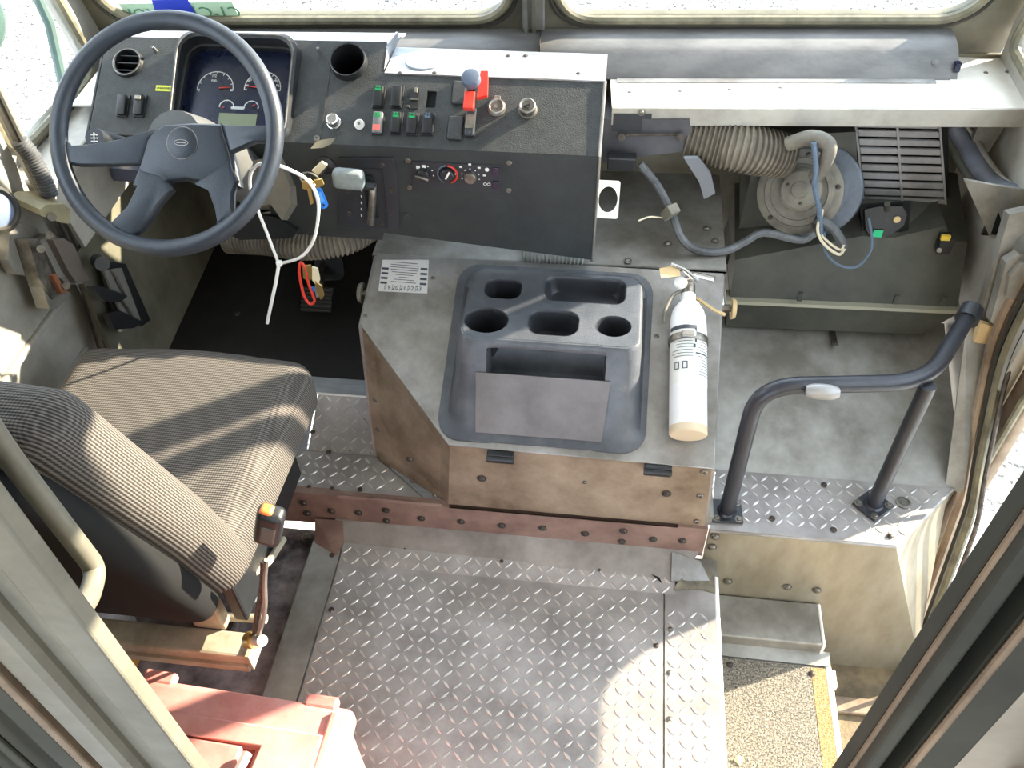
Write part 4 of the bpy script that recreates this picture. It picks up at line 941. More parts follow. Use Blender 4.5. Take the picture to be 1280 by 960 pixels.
# white gauge bezel hanging at the dash end
wm = frame_z(at(760,249,y=1.60), (0,-.6,.8)); 
wb = B(); plate(wb, rrect(-.036,-.042,.024,.042,.006), [circ(.000,.0,.0205,.029)], .003, wm)
tag(mesh_obj('white_bezel', wb, paper), 'white rectangular bezel with a round hole beside the right end of the dashboard', 'bezel')
# wiring
def wire(nm, pts, r, m_, label, cat='cable', n=8, ribs=False):
    bm = B()
    if ribs: corrugated(bm, pts, r, .006, .12, 12)
    else: tube(bm, smooth_path(pts, 6), r, n)
    return tag(mesh_obj(nm, bm, m_, None, True), label, cat)
wh = wire('wiring_harness', [at(800,205,y=1.76), at(822,232,y=1.74), at(840,268,y=1.70), at(852,298,y=1.665), at(872,313,y=1.66), at(905,314,y=1.67), at(932,302,y=1.70), at(955,291,y=1.72), at(1000,300,y=1.72), at(1018,292,y=1.73)], .0095, loom, 'grey tape wrapped wiring harness curving across the metal deck to the blower')
mesh_obj('connector', bbox(B(), (-.014,-.012,-.02), (.014,.012,.02), frame_z(at(838,265,y=1.695), (.3,-.4,.8)), .003), dustm, wh)
wire('branch_wire', [at(798,276,y=1.66), at(812,271,y=1.68), at(828,272,y=1.695), at(838,270,y=1.695)], .002, wirew, 'thin frayed wire sticking out left of the harness connector')
wire('sensor_wire', [at(1017,178,y=1.755), at(1020,210,y=1.74), at(1018,232,y=1.735), at(1024,262,y=1.73), at(1026,292,y=1.73)], .006, wireb, 'blue grey corrugated wire running down over the blower motor', ribs=True)
wire('cream_wire', [at(1026,268,y=1.73), at(1022,288,y=1.725), at(1030,305,y=1.72), at(1048,318,y=1.72), at(1056,311,y=1.72)], .0035, wirew, 'pair of cream wires looping below the blower motor')
wire('cream_wire', [at(1028,262,y=1.735), at(1026,290,y=1.73), at(1036,303,y=1.725), at(1050,312,y=1.722), at(1055,306,y=1.72)], .003, wirew, 'upper of the cream wires looping below the blower motor')
wire('blue_wire', [at(1030,290,y=1.73), at(1032,315,y=1.73), at(1050,332,y=1.72), at(1072,333,y=1.72), at(1087,316,y=1.73), at(1090,300,y=1.75), at(1086,272,y=1.78)], .0032, wireb, 'thin blue grey wire looping from the blower to the actuator')
wire('plug_lead', [at(1020,272,y=1.74), at(1038,282,y=1.735), at(1050,298,y=1.73), at(1054,310,y=1.73)], .011, loom, 'grey plug and lead hanging under the blower motor')
yb_ = tag(mesh_obj('solenoid', bbox(B(), (-.016,-.015,-.02), (.016,.015,.026), Matrix.Translation(at(1180,305,y=1.78)), .003), blk), 'small black solenoid with yellow tab at the heater corner', 'solenoid')
mesh_obj('yellow_tab', bbox(B(), (-.010,-.004,-.006), (.010,.004,.006), Matrix.Translation(at(1182,297,y=1.76))), mat('yellow tab', rgb(210,180,60), .5), yb_)
mesh_obj('screw_head', cyl(B(), at(1174,313,y=1.765), at(1174,313,y=1.755), .006, n=10), steel, yb_, True)
# coolant hoses at the right
for i, (o_, r, lab) in enumerate((((0,0), .020, 'thick grey heater hose bending right beneath the shelf'), ((-13,8), .012, 'thinner dark hose running alongside the thick heater hose'), ((14,-4), .009, 'thin pale pipe above the thick heater hose'))):
    pts = [at(px+o_[0], py+o_[1], x=None, y=yy) for px, py, yy in ((1192,158,1.95),(1206,180,1.92),(1222,208,1.86),(1245,232,1.80),(1285,246,1.74))]
    wire('heater_hose', pts, r, (mat('blue grey hose', rgb(110,116,128), .4, 0, rgb(80,84,94), 8), heat, alud)[i], lab, 'hose', 12)
# gusset bracket and latch hardware on the right jamb
gb_ = thing('jamb_bracket', 'folded grey bracket with a triangular hole at the right door jamb', 'bracket', at(1235,290,y=1.66))
o1 = [at(*p, y=1.70) for p in ((1225,205),(1285,255),(1285,262),(1262,275),(1249,330),(1246,345),(1243,318),(1255,296),(1236,297),(1205,240))]
GP = frame((0,1.70,0), (1,0,0), (0,0,1), (0,-1,0)); o2 = [(p.x, p.z) for p in o1]
tri = [(p.x, p.z) for p in (at(1248,264,y=1.70), at(1238,294,y=1.70), at(1259,295,y=1.70))]
mesh_obj('dark_hole_backing', bbox(B(), (tri[1][0]-.012,1.712,tri[1][1]-.01), (tri[2][0]+.012,1.72,tri[0][1]+.012)), hole, gb_)  # black plate behind the triangle, paints the shade inside the hole
mesh_obj('bracket_plate', plate(B(), [(p.x, p.z) for p in (at(1205,225,y=1.70), at(1290,240,y=1.70), at(1290,262,y=1.70), at(1272,270,y=1.70), at(1262,300,y=1.70), at(1238,298,y=1.70))], [tri], .008, GP), alud, gb_)
q1 = [at(*p, y=1.60) for p in ((1262,268),(1290,262),(1290,280),(1270,300),(1247,360),(1232,410),(1222,405),(1240,345))]
mesh_obj('bracket_arm', block(B(), q1, [p+V((.0,.03,-.01)) for p in q1]), alud, gb_)
q1 = [at(*p, y=1.56) for p in ((1258,328),(1275,318),(1290,322),(1290,350),(1262,395),(1250,412),(1238,402))]
lt_ = thing('door_latch', 'grey steel latch plate on the right door edge', 'latch', at(1262,370,y=1.56))
mesh_obj('latch_plate', block(B(), q1, [p+V((.0,.03,-.01)) for p in q1]), alud, lt_)
q1 = [at(*p, y=1.545) for p in ((1262,345),(1278,328),(1284,332),(1268,375),(1258,372))]
mesh_obj('latch_tongue', block(B(), q1, [p+V((.0,.02,-.005)) for p in q1]), alud, lt_)
q1 = [at(*p, y=1.565) for p in ((1226,404),(1252,412),(1244,432),(1218,428))]
mesh_obj('latch_tab', block(B(), q1, [p+V((.0,.02,-.005)) for p in q1]), tan, lt_)
mesh_obj('latch_pin', cyl(B(), at(1272,390,y=1.54), at(1265,410,y=1.54), .009, n=12), steel, lt_, True)

# ------------------------------------------------------------------ grab rail on step box
gr_ = thing('grab_rail', 'bent black tubular grab rail standing on the step box', 'grab rail', (.48,1.25,.122))
f1 = at(908,640,z=.124); f2 = at(1091,632,z=.124)
pth = fillet([f1+V((0,0,.004)), (f1.x,f1.y+.01,.535), (.645,f2.y+.01,.525), at(1212,392,y=1.52)], .085, 8)
mesh_obj('rail_tube', tube(B(), pth, .0175, 18), railm, gr_, True)
mesh_obj('rail_leg', tube(B(), [f2+V((0,0,.003)), (f2.x+.005,f2.y+.012,.515)], .0165, 16), railm, gr_, True)
mesh_obj('end_collar', cyl(B(), at(1208,400,y=1.50), at(1216,385,y=1.53), .025, .023, 18), blksat, gr_, True)
mesh_obj('wear_patch', tube(B(), [V((.400+.008*k,f1.y+.004,.5385-.0001*k)) for k in range(9)], lambda i, s: (.010,.0135,.0152,.0158,.0160,.0158,.0152,.0135,.010)[i], 14), mat('worn bare patch', rgb(150,148,146), .4, .4), gr_, True)
for f0, ang in ((f1, .05), (f2, .75)):
    mm = Matrix.Translation(f0) @ Matrix.Rotation(ang, 4, 'Z')
    fp = mesh_obj('foot_plate', bbox(B(), (-.035,-.032,0), (.035,.032,.006), mm, .002), railm, gr_)
    for sx in (-1, 1):
        for sy in (-1, 1):
            if ang < .1 and sx < 0 and sy > 0: continue
            bolt(fp, mm @ V((sx*.025, sy*.023, .006)), (0,0,1), .006, steel, kind='hex')
    mesh_obj('weld_ring', lathe(B(), [(.023,.005),(.019,.012)], mm, 18), railm, gr_, True)

# ------------------------------------------------------------------ steering wheel
WC = V((-.835,1.37,.957)); wv = V((0,math.sin(math.radians(44)),math.cos(math.radians(44)))); wn_ = V((0,-wv.z,wv.y))
SM = frame(WC, (1,0,0), wv, wn_)
swh = thing('steering_wheel', 'large four-spoke blue grey steering wheel in front of the gauges', 'steering wheel', WC)
mesh_obj('rim', tube(B(), [SM @ V((.211*math.cos(2*math.pi*k/64), .211*math.sin(2*math.pi*k/64), 0)) for k in range(64)], lambda i, s: .0165, 14, True), wheelm, swh, True)
def s2_(px, py): p = onp(SM, px, py); return (p.x, p.y)
hubpts = [(183,165),(200,157),(237,152),(277,153),(281,165),(290,205),(290,222),(275,232),(262,222),(235,218),(212,222),(196,232),(176,238),(168,222),(172,200),(176,182)]
def spoke(pts, z0, z1, nm='spoke', t=.02, m_=wheelm):
    bm = B(); P = [s2_(*p) for p in pts]; n = len(P)
    cx = sum(p[0] for p in P)/n; cy = sum(p[1] for p in P)/n
    L_ = []
    for s, dz in ((.97,-t),(1,-t*.6),(1,-t*.3),(.94,-.002),(.86,0)):
        L_.append([bm.verts.new(SM @ V((cx+(x-cx)*s, cy+(y-cy)*s, dz + z0+(z1-z0)*min(1, math.hypot(x, y)/.2)))) for x, y in P])
    bm.faces.new(L_[0][::-1]); bm.faces.new(L_[-1])
    for A_, B_ in zip(L_, L_[1:]):
        for k in range(n): bm.faces.new((A_[k], A_[(k+1) % n], B_[(k+1) % n], B_[k]))
    return mesh_obj(nm, bm, m_, swh, True)
spoke([(196,157),(201,154),(237,151.5),(276,153),(279,163),(292,208),(297,232),(268,240),(250,226),(228,222),(205,226),(186,240),(160,232),(172,200),(180,172),(187,162)], -.006, -.006, 'hub_pad', .03)
spoke([(190,159),(150,172),(110,180),(84,182),(80,176),(76,203),(95,207),(140,206),(176,204)], -.012, .004)
spoke([(274,154),(300,156),(340,157),(342,152),(340,178),(318,177),(285,190),(280,172)], -.012, .004)
spoke([(172,208),(170,230),(158,258),(140,277),(134,285),(160,298),(175,290),(190,268),(200,252),(214,236),(200,215)], -.010, .004)
spoke([(240,228),(258,236),(268,262),(272,280),(270,288),(296,276),(290,262),(290,240),(296,225),(284,200)], -.010, .004)
ec_ = onp(SM, 226, 178)
em = SM @ Matrix.Translation((ec_.x, ec_.y, -.007))
emb = mesh_obj('hub_emblem', lathe(B(), [(.030,0),(.030,.002),(.027,.004),(.010,.005)], em, 30), wheelm, swh, True)
mesh_obj('emblem_ring', tube(B(), [em @ V((.0295*math.cos(k*.2094), .0295*math.sin(k*.2094), .0015)) for k in range(30)], .0011, 6, True), steel, emb, True)
eb = B(); plate(eb, circ(0,0,.014,.006), [circ(0,0,.0125,.0046)], .0008, em @ Matrix.Translation((0,0,.0062))); bbox(eb, (-.009,-.0012,0), (.009,.0012,.0008), em @ Matrix.Translation((0,0,.0055)))
mesh_obj('emblem_mark', eb, steel, emb)
mesh_obj('pad_seam', tube(B(), [SM @ V((*s2_(*p), -.003)) for p in ((275,154),(279,170),(286,192),(290,215))], .0011, 5), blk, swh)
scn = thing('steering_column', 'grey steering column shroud behind the steering wheel', 'steering column', (-.80,1.55,.75))
mesh_obj('column_shroud', tube(B(), [WC-wn_*.035, WC-wn_*.12, V((-.79,1.60,.70)), V((-.80,1.80,.45))], lambda i, s: (.055,.065,.055,.035)[i], 16), mat('charcoal column plastic', rgb(90,90,88), .5, 0, rgb(70,70,68), 9), scn, True)
cpn = [at(*p, y=1.53) for p in ((293,205),(345,195),(362,232),(364,255),(352,275),(338,255),(310,262),(285,240))]
mesh_obj('column_cover', block(B(), cpn, [p+V((0,.04,-.03)) for p in cpn]), mat('pale column cover', rgb(122,118,106), .5, 0, rgb(96,92,84), 9), scn)
lk = [at(*p, y=1.545) for p in ((285,262),(345,272),(372,288),(365,298),(300,300),(284,292))]
mesh_obj('column_bracket', block(B(), lk, [p+V((0,.06,-.02)) for p in lk]), blk, scn)
tsl = [at(118,172,y=1.38), at(135,176,y=1.42), at(165,182,y=1.45), at(205,195,y=1.50)]
mesh_obj('turn_signal_stalk', tube(B(), tsl, lambda i, s: (.0185,.0165,.012,.010)[i], 14), blksat, scn, True)
tt = frame_z(tsl[0]+(tsl[0]-tsl[1]).normalized()*.001, (tsl[0]-tsl[1])); pk = B()
for k in range(3): bbox(pk, (-.006,-.008+.006*k,.0), (.006,-.006+.006*k,.001), tt)
bbox(pk, (-.001,-.009,0), (.001,.009,.001), tt); mesh_obj('stalk_print', pk, paper, scn)
pn_ = [at(*p, y=1.62) for p in ((137,210),(172,213),(172,228),(142,226))]
mesh_obj('fuse_cover', block(B(), pn_, [p+V((0,.05,-.02)) for p in pn_]), mat('bluish fuse cover', rgb(84,88,108), .5), scn)
pn_ = [at(*p, y=1.66) for p in ((118,232),(140,225),(142,240),(138,248),(120,246))]
mesh_obj('fuse_block', block(B(), pn_, [p+V((0,.05,-.02)) for p in pn_]), heat, scn)

# pedals
pe = thing('brake_pedal', 'ribbed black brake pedal on the dark floor below the hanging keys', 'pedal', at(398,375,z=.30))
pq = [at(378,358,z=.34), at(416,360,z=.34), at(414,391,z=.28), at(376,389,z=.28)]
mesh_obj('pedal_pad', quad(B(), pq, .01), blk, pe)
for k in range(6):
    a_ = pq[0].lerp(pq[3], (k+.5)/6); b__ = pq[1].lerp(pq[2], (k+.5)/6); mesh_obj('pedal_rib', tube(B(), [a_+V((0,-.002,.003)), b__+V((0,-.002,.003))], .003, 5), rubber, pe)
mesh_obj('pedal_arm', tube(B(), [V((pq[0]+pq[1])/2)-V((0,-.02,.01)), at(404,325,y=1.88)], .009, 8), dsteel, pe, True)
ga = [at(392,320,y=1.86), at(428,322,y=1.86), at(430,345,y=1.82), at(420,356,y=1.80), at(394,352,y=1.80)]
tag(mesh_obj('accelerator_pedal', block(B(), ga, [p+V((0,.012,-.012)) for p in ga]), blk), 'smooth black accelerator pedal behind the brake pedal', 'pedal')

# ------------------------------------------------------------------ keys, zip tie, carabiner
KY = 1.40
kp = [(312,226),(315,213),(325,205),(345,206),(368,215),(385,226),(396,245),(398,268),(392,300),(378,320),(360,327),(349,328),(344,318),(334,292),(322,262),(314,240)]
zt = B(); tube(zt, smooth_path([at(px, py, y=KY-.02*math.sin(i*.4)) for i, (px, py) in enumerate(kp)], 4, True), .0034, 8, True)
ztt = tag(mesh_obj('zip_tie', zt, lany, None, True), 'long white zip tie looped around the steering wheel rim and keys', 'zip tie')
mesh_obj('zip_tail', tube(B(), [at(349,328,y=KY), at(345,352,y=KY-.01), at(339,380,y=KY-.015), at(334,404,y=KY-.02)], .0038, 8), lany, ztt, True)
mesh_obj('zip_head', box(B(), (0,0,0), (.012,.010,.012), Matrix.Translation(at(349,329,y=KY)), .002), lany, ztt)
kr = thing('key_ring', 'brass keys with a blue tag hanging from the ignition lock', 'keys', at(388,235,y=1.47))
mesh_obj('ring', tube(B(), [at(387,224,y=1.47)+V((.02*math.cos(k*.5236), -.004*math.sin(k*.5236), .018*math.sin(k*.5236))) for k in range(12)], .002, 6, True), steel, kr, True)
mesh_obj('ignition_key', block(B(), [at(*p, y=1.50) for p in ((402,203),(409,207),(398,219),(390,214))], [at(*p, y=1.50)+V((0,.004,.002)) for p in ((402,203),(409,207),(398,219),(390,214))]), mat('pale key', rgb(210,200,170), .4), kr)
for i, pts in enumerate((((377,228),(386,224),(394,232),(388,238),(378,236)), ((392,226),(402,224),(405,231),(396,236)), ((384,236),(388,236),(392,254),(388,256)))):
    P = [at(*p, y=1.462-.003*i) for p in pts]; mesh_obj('key', block(B(), P, [p+V((0,.003,.001)) for p in P]), brass, kr)
tgM = frame_z(at(400.5,248,y=1.455), (0,-.8,.3), (-.35,0,1)); tgb = B(); plate(tgb, rrect(-.010,-.022,.010,.022,.008), [circ(0,-.015,.003,n=10)], .004, tgM, .0008)
mesh_obj('blue_tag', tgb, lblue, kr); mesh_obj('tag_paper', bbox(B(), (-.006,-.008,0), (.006,.012,.0006), tgM), mat('light blue insert', rgb(90,160,230), .5), kr)
kc = thing('carabiner_keys', 'bunch of keys on a red carabiner hanging from the zip tie loop', 'keys', at(388,350,y=KY))
cpts = [(376,328),(374,340),(377,358),(381,372),(388,380),(393,376),(390,366),(385,352),(383,338)]
mesh_obj('carabiner', tube(B(), smooth_path([at(*p, y=KY-.004) for p in cpts], 4, True), .0032, 8, True), redm, kc, True)
for i, (pts, m_) in enumerate(((((378,333),(388,332),(393,345),(386,352),(379,348)), brass), (((390,334),(397,336),(400,350),(396,358),(390,350)), mat('pale key', rgb(210,200,170), .4)), (((394,352),(402,358),(405,370),(401,375),(396,366)), brass))):
    P = [at(*p, y=KY-.006-.003*i) for p in pts]; mesh_obj('key', block(B(), P, [p+V((0,.003,.001)) for p in P]), m_, kc)
mesh_obj('key_fob', box(B(), (0,0,0), (.022,.008,.034), frame_z(at(397,362,y=KY+.006), (.1,0,1)), .005), mat('grey key fob', rgb(120,122,122), .5), kc)
mesh_obj('fob_button', bbox(B(), (-.006,-.007,-.005), (.006,-.003,.007), Matrix.Translation(at(394,360,y=KY+.004)), .001), lblue, kc)

# ------------------------------------------------------------------ driver seat
se = thing('driver_seat', 'woven grey driver seat with reclined backrest in front of the bulkhead post', 'seat', (-.85,.95,-.03))
def soft(c, s, bev, seg, fn):
    t = B(); bmesh.ops.create_cube(t, size=1, matrix=Matrix.Diagonal((*s, 1)))
    bmesh.ops.bevel(t, geom=t.edges[:], offset=bev, segments=seg, profile=.5, affect='EDGES')
    bmesh.ops.subdivide_edges(t, edges=[e for e in t.edges if e.calc_length() > .05], cuts=7, use_grid_fill=True)
    for v in t.verts: v.co = fn(v.co.copy())
    t.transform(Matrix.Translation(c)); return t
def cf(p):
    x, y, z = p; top = max(0, z)/.075
    w_ = 1 + .04*(y/.25)
    zz = z + top*(.010*math.cos(x/.27*1.57)*1 + .008*(abs(x) > .17)*min(1, (abs(x)-.17)/.05)) - top*.02*max(0, (y-.15)/.1)**2
    return V((x*w_ - .02*(z < 0)*(1 if x > 0 else -1)*0, y + .02*math.cos(x/.27*1.57)*(y > 0), zz))
mesh_obj('cushion', soft((-.855,1.0,.455), (.50,.49,.145), .05, 5, cf), fab, se, True)
sm_ = B(); tube(sm_, [(-.650,1.16,.529),(-.652,1.05,.534),(-.655,.93,.534),(-.66,.82,.530)], .0022, 6); mesh_obj('cushion_seam', sm_, rubber, se, True)
RC = .27
def bf(p):
    x, y, z = p      # z up along the back from -.3 to .3
    wd = 1 - .14*max(0, (z+.05)/.35)
    y2 = y + .012*math.cos(x/.25*1.57)*(1 if y > 0 else -1)
    return V((x*wd, y2 - RC*(z+.3), z))
mesh_obj('backrest', soft((-.865,.785,.725), (.52,.115,.62), .045, 5, bf), fab, se, True)
def bf2(p):
    x, y, z = p; wd = 1 - .14*max(0, (z+.05)/.35); return V((x*wd, y - RC*(z+.3), z))
mesh_obj('back_shell', soft((-.865,.710,.705), (.47,.07,.56), .03, 4, bf2), mat('matte black seat shell', rgb(30,30,30), .85, 0, spec=.15), se, True)
fr = mesh_obj('seat_frame', bbox(B(), (-1.08,.745,.115), (-.665,.80,.155), bev=.006), mat('pale worn seat steel', rgb(186,178,158), .5, .2, rgb(150,140,120), 14), se)
pale = MATS['pale worn seat steel']
mesh_obj('frame_lip', bbox(B(), (-1.08,.738,.105), (-.67,.748,.125)), pale, fr)
mesh_obj('frame_end', bbox(B(), (-.668,.742,.11), (-.661,.80,.165)), pale, fr)
mesh_obj('cross_tube', tube(B(), [(-1.05,.83,.13),(-.66,.84,.14)], .010, 10), pale, se, True)
mesh_obj('side_rail', bbox(B(), (-.70,.80,.20), (-.67,1.18,.38), bev=.006), blk, se)
mesh_obj('side_rail', bbox(B(), (-1.05,.80,.20), (-1.02,1.18,.38), bev=.006), blk, se)
mesh_obj('rear_bracket', bbox(B(), (-.80,.80,.15), (-.73,.83,.36), bev=.006), pale, se)
mesh_obj('pedestal', block(B(), [(-1.02,.88,-.035),(-.86,.88,-.035),(-.84,.90,.30),(-1.0,.90,.30)], [(-1.02,1.14,-.035),(-.86,1.14,-.035),(-.84,1.12,.30),(-1.0,1.12,.30)]), dsteel, se)
mesh_obj('yellow_brace', bbox(B(), (-1.02,.765,-.03), (-.98,.80,.12)), mat('ochre paint', rgb(180,130,50), .6), se)
mesh_obj('adjuster_lever', tube(B(), fillet([(-.72,.84,.26),(-.66,.90,.24),(-.66,1.0,.20)], .04), .008, 8), pale, se, True)
mesh_obj('white_strut', tube(B(), [at(300,720,y=.90), at(318,752,y=.87)], .009, 8), paper, se, True)
bu = thing('seat_belt_buckle', 'black seat belt buckle with orange button on a stalk beside the seat', 'seat belt buckle', at(318,800,y=.745))
b0, b1, b2 = at(318,798,y=.75), at(330,700,y=.75), at(337,655,y=.75)
mesh_obj('stalk', tube(B(), smooth_path([b0, at(322,770,y=.75), at(328,735,y=.75), b1]), .0065, 8), dsteel, bu, True)
mesh_obj('stalk_strap', tube(B(), smooth_path([at(322,798,y=.74), at(331,765,y=.74), at(331,730,y=.745), at(333,700,y=.75)]), .0045, 6), alud, bu, True)
BMx = frame_z(b2, (b2-b1), (0,-1,0))
bx_ = B(); box(bx_, (0,0,-.004), (.044,.032,.090), BMx, .011, 4); mesh_obj('buckle_case', bx_, blk, bu, True)
bx_ = B(); box(bx_, (-.002,.014,-.010), (.024,.008,.046), BMx, .003, 2); mesh_obj('case_panel', bx_, mat('worn buckle grey', rgb(84,84,78), .5), bu)
bx_ = B(); box(bx_, (.007,.0,.036), (.022,.022,.016), BMx, .006, 3); mesh_obj('release_button', bx_, orange, bu, True)
mesh_obj('anchor_bolt', cyl(B(), at(320,800,y=.74), at(328,801,y=.73), .011, n=14), paper, bu, True)
mesh_obj('anchor_washer', cyl(B(), at(312,800,y=.75), at(319,800,y=.745), .017, n=18), brass, bu, True)

# ------------------------------------------------------------------ grab handle on the left post
gh = thing('grab_bar', 'grey tubular grab bar bolted to the left bulkhead post', 'grab bar', (-.55,.45,1.0))
mesh_obj('bent_tube', tube(B(), fillet([(-.53,.36,1.52),(-.53,.46,1.50),at(0,556,y=.46),at(121,712,y=.46),at(112,745,y=.42),at(92,775,y=.36)], .04, 6), .0115, 14), postm, gh, True)

# ------------------------------------------------------------------ red toolbox
tbx = thing('toolbox', 'pale red plastic toolbox on the floor behind the driver seat', 'toolbox', (-.63,.48,-.035))
tM = Matrix.Translation((-.62,.48,0)) @ Matrix.Rotation(-.04, 4, 'Z')
mesh_obj('box_body', bbox(B(), (-.215,-.14,-.030), (.215,.135,.235), tM, .018, 3), boxred, tbx, True)
mesh_obj('lid', bbox(B(), (-.225,-.15,.235), (.225,.145,.285), tM, .016, 3), boxred, tbx, True)
mesh_obj('lid_panel', plate(B(), [(-.19,-.13),(.185,-.13),(.185,.085),(-.19,.085)], [[(-.09,-.09),(.075,-.09),(.085,.05),(-.09,.05)]], .02, tM @ Matrix.Translation((0,0,.298)), .003), boxred, tbx)
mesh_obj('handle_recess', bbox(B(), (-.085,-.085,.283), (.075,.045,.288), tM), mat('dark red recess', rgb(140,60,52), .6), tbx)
mesh_obj('recess_block', bbox(B(), (-.08,-.02,.286), (.055,.045,.301), tM, .004), boxred, tbx)
mesh_obj('lid_ridge', bbox(B(), (.185,-.14,.284), (.200,.13,.294), tM, .004), boxred, tbx)
mesh_obj('handle', tube(B(), [tM @ V((.05,-.10,.30)), tM @ V((.068,-.03,.318)), tM @ V((.073,.03,.312))], .009, 8), mat('pale grey handle', rgb(190,180,168), .5), tbx, True)
for x in (-.15, .16): mesh_obj('hinge_tab', bbox(B(), (x-.03,.135,.262), (x+.03,.160,.285), tM, .005), boxred, tbx)

# ------------------------------------------------------------------ left door hardware, step bracket, mirror
lh = thing('door_latch', 'worn steel latch assembly on the left door edge', 'latch', at(55,300,x=-1.17))
def lb_(nm, pts, x, m_, d=.02):
    P = [at(*p, x=x) for p in pts]; return mesh_obj(nm, block(B(), P, [p-V((d,0,0)) for p in P]), m_, lh)
lb_('back_plate', ((12,288),(30,278),(48,286),(52,310),(40,345),(20,343),(10,325)), -1.185, alud, .02)
lb_('latch_case', ((50,300),(62,292),(88,304),(115,354),(85,356),(72,345)), -1.165, alud, .05)
lb_('latch_cover', ((66,300),(80,298),(92,306),(112,350),(96,354),(86,340)), -1.150, mat('brown grey cover', rgb(110,100,92), .5, .3), .02)
lb_('latch_arm', ((35,300),(48,298),(60,330),(78,366),(66,374),(50,350)), -1.155, steel, .03)
lb_('lower_plate', ((52,355),(62,350),(90,368),(72,386),(62,386)), -1.16, alud, .03)
lb_('rusty_spring', ((66,345),(70,342),(84,366),(78,368)), -1.145, mat('rust', rgb(120,74,48), .8), .01)
for px, py in ((51,311),(62,294),(83,357)): mesh_obj('pivot', cyl(B(), at(px, py, x=-1.15), at(px, py, x=-1.135), .008, n=12), steel, lh, True)
fb = thing('door_stop', 'pale block with a bolt hole above the left door latch', 'door stop', at(68,265,x=-1.16))
P = [at(*p, x=-1.15) for p in ((50,262),(58,256),(80,255),(88,262),(88,280),(75,278),(52,270))]
mesh_obj('stop_block', block(B(), P, [p-V((.05,0,-.03)) for p in P]), mat('tan grey block', rgb(160,150,118), .6, 0, rgb(130,122,96), 12), fb)
mesh_obj('stop_bolt', cyl(B(), at(65,271,x=-1.15), at(65,271,x=-1.14), .009, n=12), steel, fb, True)
wc = wire('cable_boot', [at(24,176,x=-1.19), at(40,196,x=-1.18), at(55,225,x=-1.17), at(62,245,x=-1.17)], .017, loom, 'black taped cable boot beside the left door post', 'cable', 10, True)
vs = thing('speaker_bracket', 'black bracket frame with two clamps on the left cab side panel', 'bracket', at(150,360,x=-1.13))
def vb_(nm, pts, m_, x=-1.125, d=.012):
    P = [at(*p, x=x) for p in pts]; return mesh_obj(nm, block(B(), P, [p-V((d,0,0)) for p in P]), m_, vs)
vb_('back_frame', ((125,325),(157,330),(188,400),(178,408),(150,412)), blk, -1.13, .008)
vb_('front_plate', ((130,338),(152,335),(176,400),(158,406)), mat('grey mesh plate', rgb(104,102,96), .6), -1.12, .006)
vb_('clamp', ((115,358),(128,358),(160,370),(150,378),(130,376)), blk, -1.105, .014)
vb_('clamp', ((135,392),(150,388),(178,402),(168,410),(144,412)), blk, -1.105, .014)
for pts in (((140,338),(158,372)), ((150,372),(172,404))): mesh_obj('clamp_rod', tube(B(), [at(*p, x=-1.115) for p in pts], .003, 6), steel, vs)
mesh_obj('rod_end', tube(B(), [at(150,412,x=-1.115), at(172,408,x=-1.115)], .006, 8), alu, vs, True)
mesh_obj('knob', cyl(B(), at(122,326,x=-1.13), at(128,330,x=-1.10), .016, n=14), blk, vs, True)
mm_ = thing('side_mirror', 'round green grey convex mirror on an arm outside the left window', 'mirror', (-1.62,2.2,.72))
mc = at(-60, 20, y=2.25); mM = frame_z(mc, (CAM-mc))
mesh_obj('mirror_head', lathe(B(), [(.12,-.03),(.135,-.01),(.13,.004),(.09,.016),(.03,.02)], mM, 36), mirm, mm_, True)
mesh_obj('mirror_arm', tube(B(), [at(30,-40,y=2.22), at(62,30,y=2.2), at(80,110,y=2.16), at(108,160,y=2.10)], .014, 8), mirm, mm_, True)
wsl = at(40,190,x=-1.34)
mesh_obj('arm_strip', tube(B(), [at(15,205,x=-1.34), at(75,150,x=-1.34)], .012, 6), mat('teal strip', rgb(110,160,160), .5), mm_)
# interior convex mirror edge at far left
im = thing('cab_light', 'round blue white lamp glass at the left door edge', 'lamp', at(-4,262,x=-1.1))
lM = frame_z(at(-6,262,x=-1.12), (1,-.4,.5)); mesh_obj('lamp_ring', lathe(B(), [(.045,-.02),(.045,.0),(.038,.006),(.034,.0)], lM, 28), rubber, im, True)
mesh_obj('lamp_lens', lathe(B(), [(.034,-.001),(.025,.004),(.004,.007)], lM, 24), mat('pale lens', rgb(100,112,140), .3), im, True)

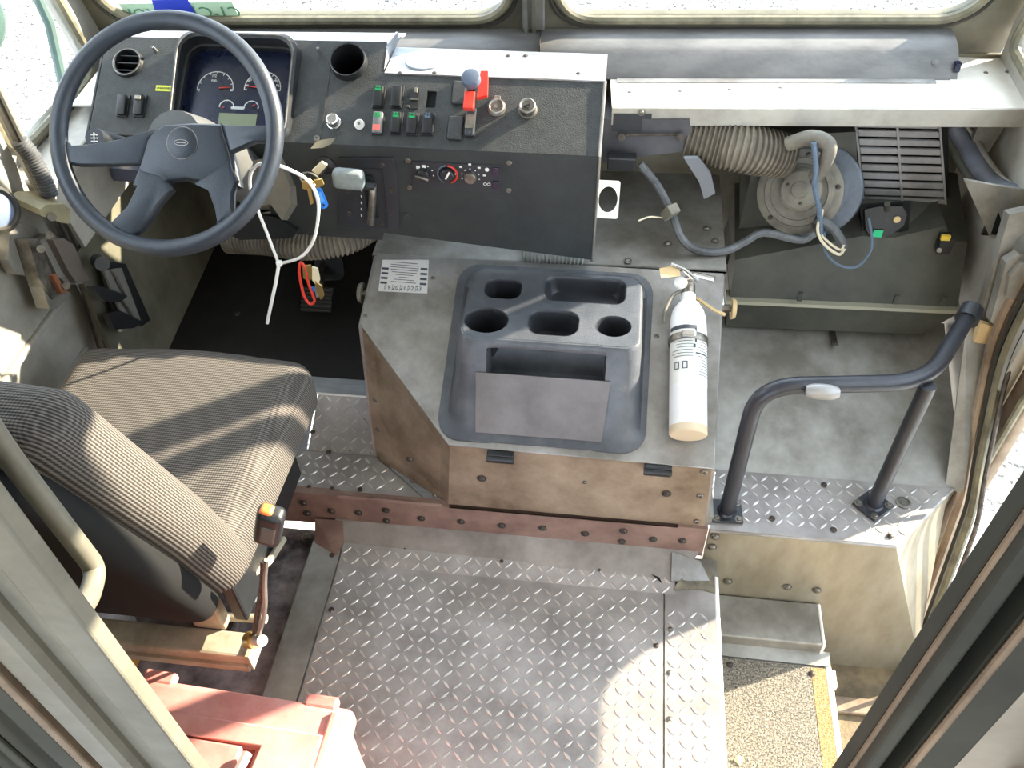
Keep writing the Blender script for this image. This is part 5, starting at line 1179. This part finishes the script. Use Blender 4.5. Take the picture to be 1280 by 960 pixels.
# ------------------------------------------------------------------ stickers on the windshield
GLM = frame((0,YW+.003,0), (1,0,0), (0,0,1), (0,-1,0))
def gp(px, py): p = at(px, py, y=YW+.003); return (p.x, p.z)
s1_ = B(); plate(s1_, [gp(165,-14),gp(300,-14),gp(308,12),gp(250,15),gp(180,16)], (), .001, GLM)
ps = tag(mesh_obj('permit_sticker', s1_, paleg), 'pale green permit paper on the lower left windshield', 'sticker')
for s, px, py, fl_ in (('XOU', 190, 2, 1), ('C1-C1', 280, 2, 1)):
    p = gp(px, py); tg = B(); text(tg, s, .045, GLM @ Matrix.Translation((p[0], p[1], .0012)) @ Matrix.Diagonal((-1,1,1,1)))
    mesh_obj('permit_print', tg, dgreen, ps)
s2__ = B(); plate(s2__, [gp(205,-20),gp(248,-20),gp(262,20),gp(212,20)], (), .001, frame((0,YW,0), (1,0,0), (0,0,1), (0,-1,0)))
bs = tag(mesh_obj('inspection_sticker', s2__, blueb), 'blue bordered inspection sticker at the windshield bottom above the steering wheel', 'sticker')
s3__ = B(); plate(s3__, [gp(213,4),gp(247,4),gp(254,18),gp(217,18)], (), .001, frame((0,YW-.002,0), (1,0,0), (0,0,1), (0,-1,0)))
mesh_obj('sticker_center', s3__, greyst, bs)

# the windshield, its shelf and the duct run slightly skew to the cab; the windshield leans back
PV = V((-.2,2.04,0)); RZ = Matrix.Rotation(math.radians(4), 4, 'Z'); PX = V((0,2.04,.89)); RX = Matrix.Translation(PX) @ Matrix.Rotation(math.radians(17), 4, 'X') @ Matrix.Translation(-PX)
for o in list(bpy.data.objects):
    if o.parent is None and o.name.split('.')[0] in ('wall_front','window_1','window_2','trim_1','shelf','defroster_duct','permit_sticker','inspection_sticker'):
        lean = I4 if o.name in ('shelf', 'defroster_duct') else RX
        o.matrix_basis = Matrix.Translation(PV) @ RZ @ Matrix.Translation(-PV) @ lean @ o.matrix_basis

for nm, g in (('heater_hose', 'heater hoses under the right end of the shelf'), ('cream_wire', 'cream wires below the blower motor'), ('corrugated_duct', 'ribbed duct ends below the dashboard')):
    for o in bpy.data.objects:
        if o.parent is None and o.name.split('.')[0] == nm: o['group'] = g
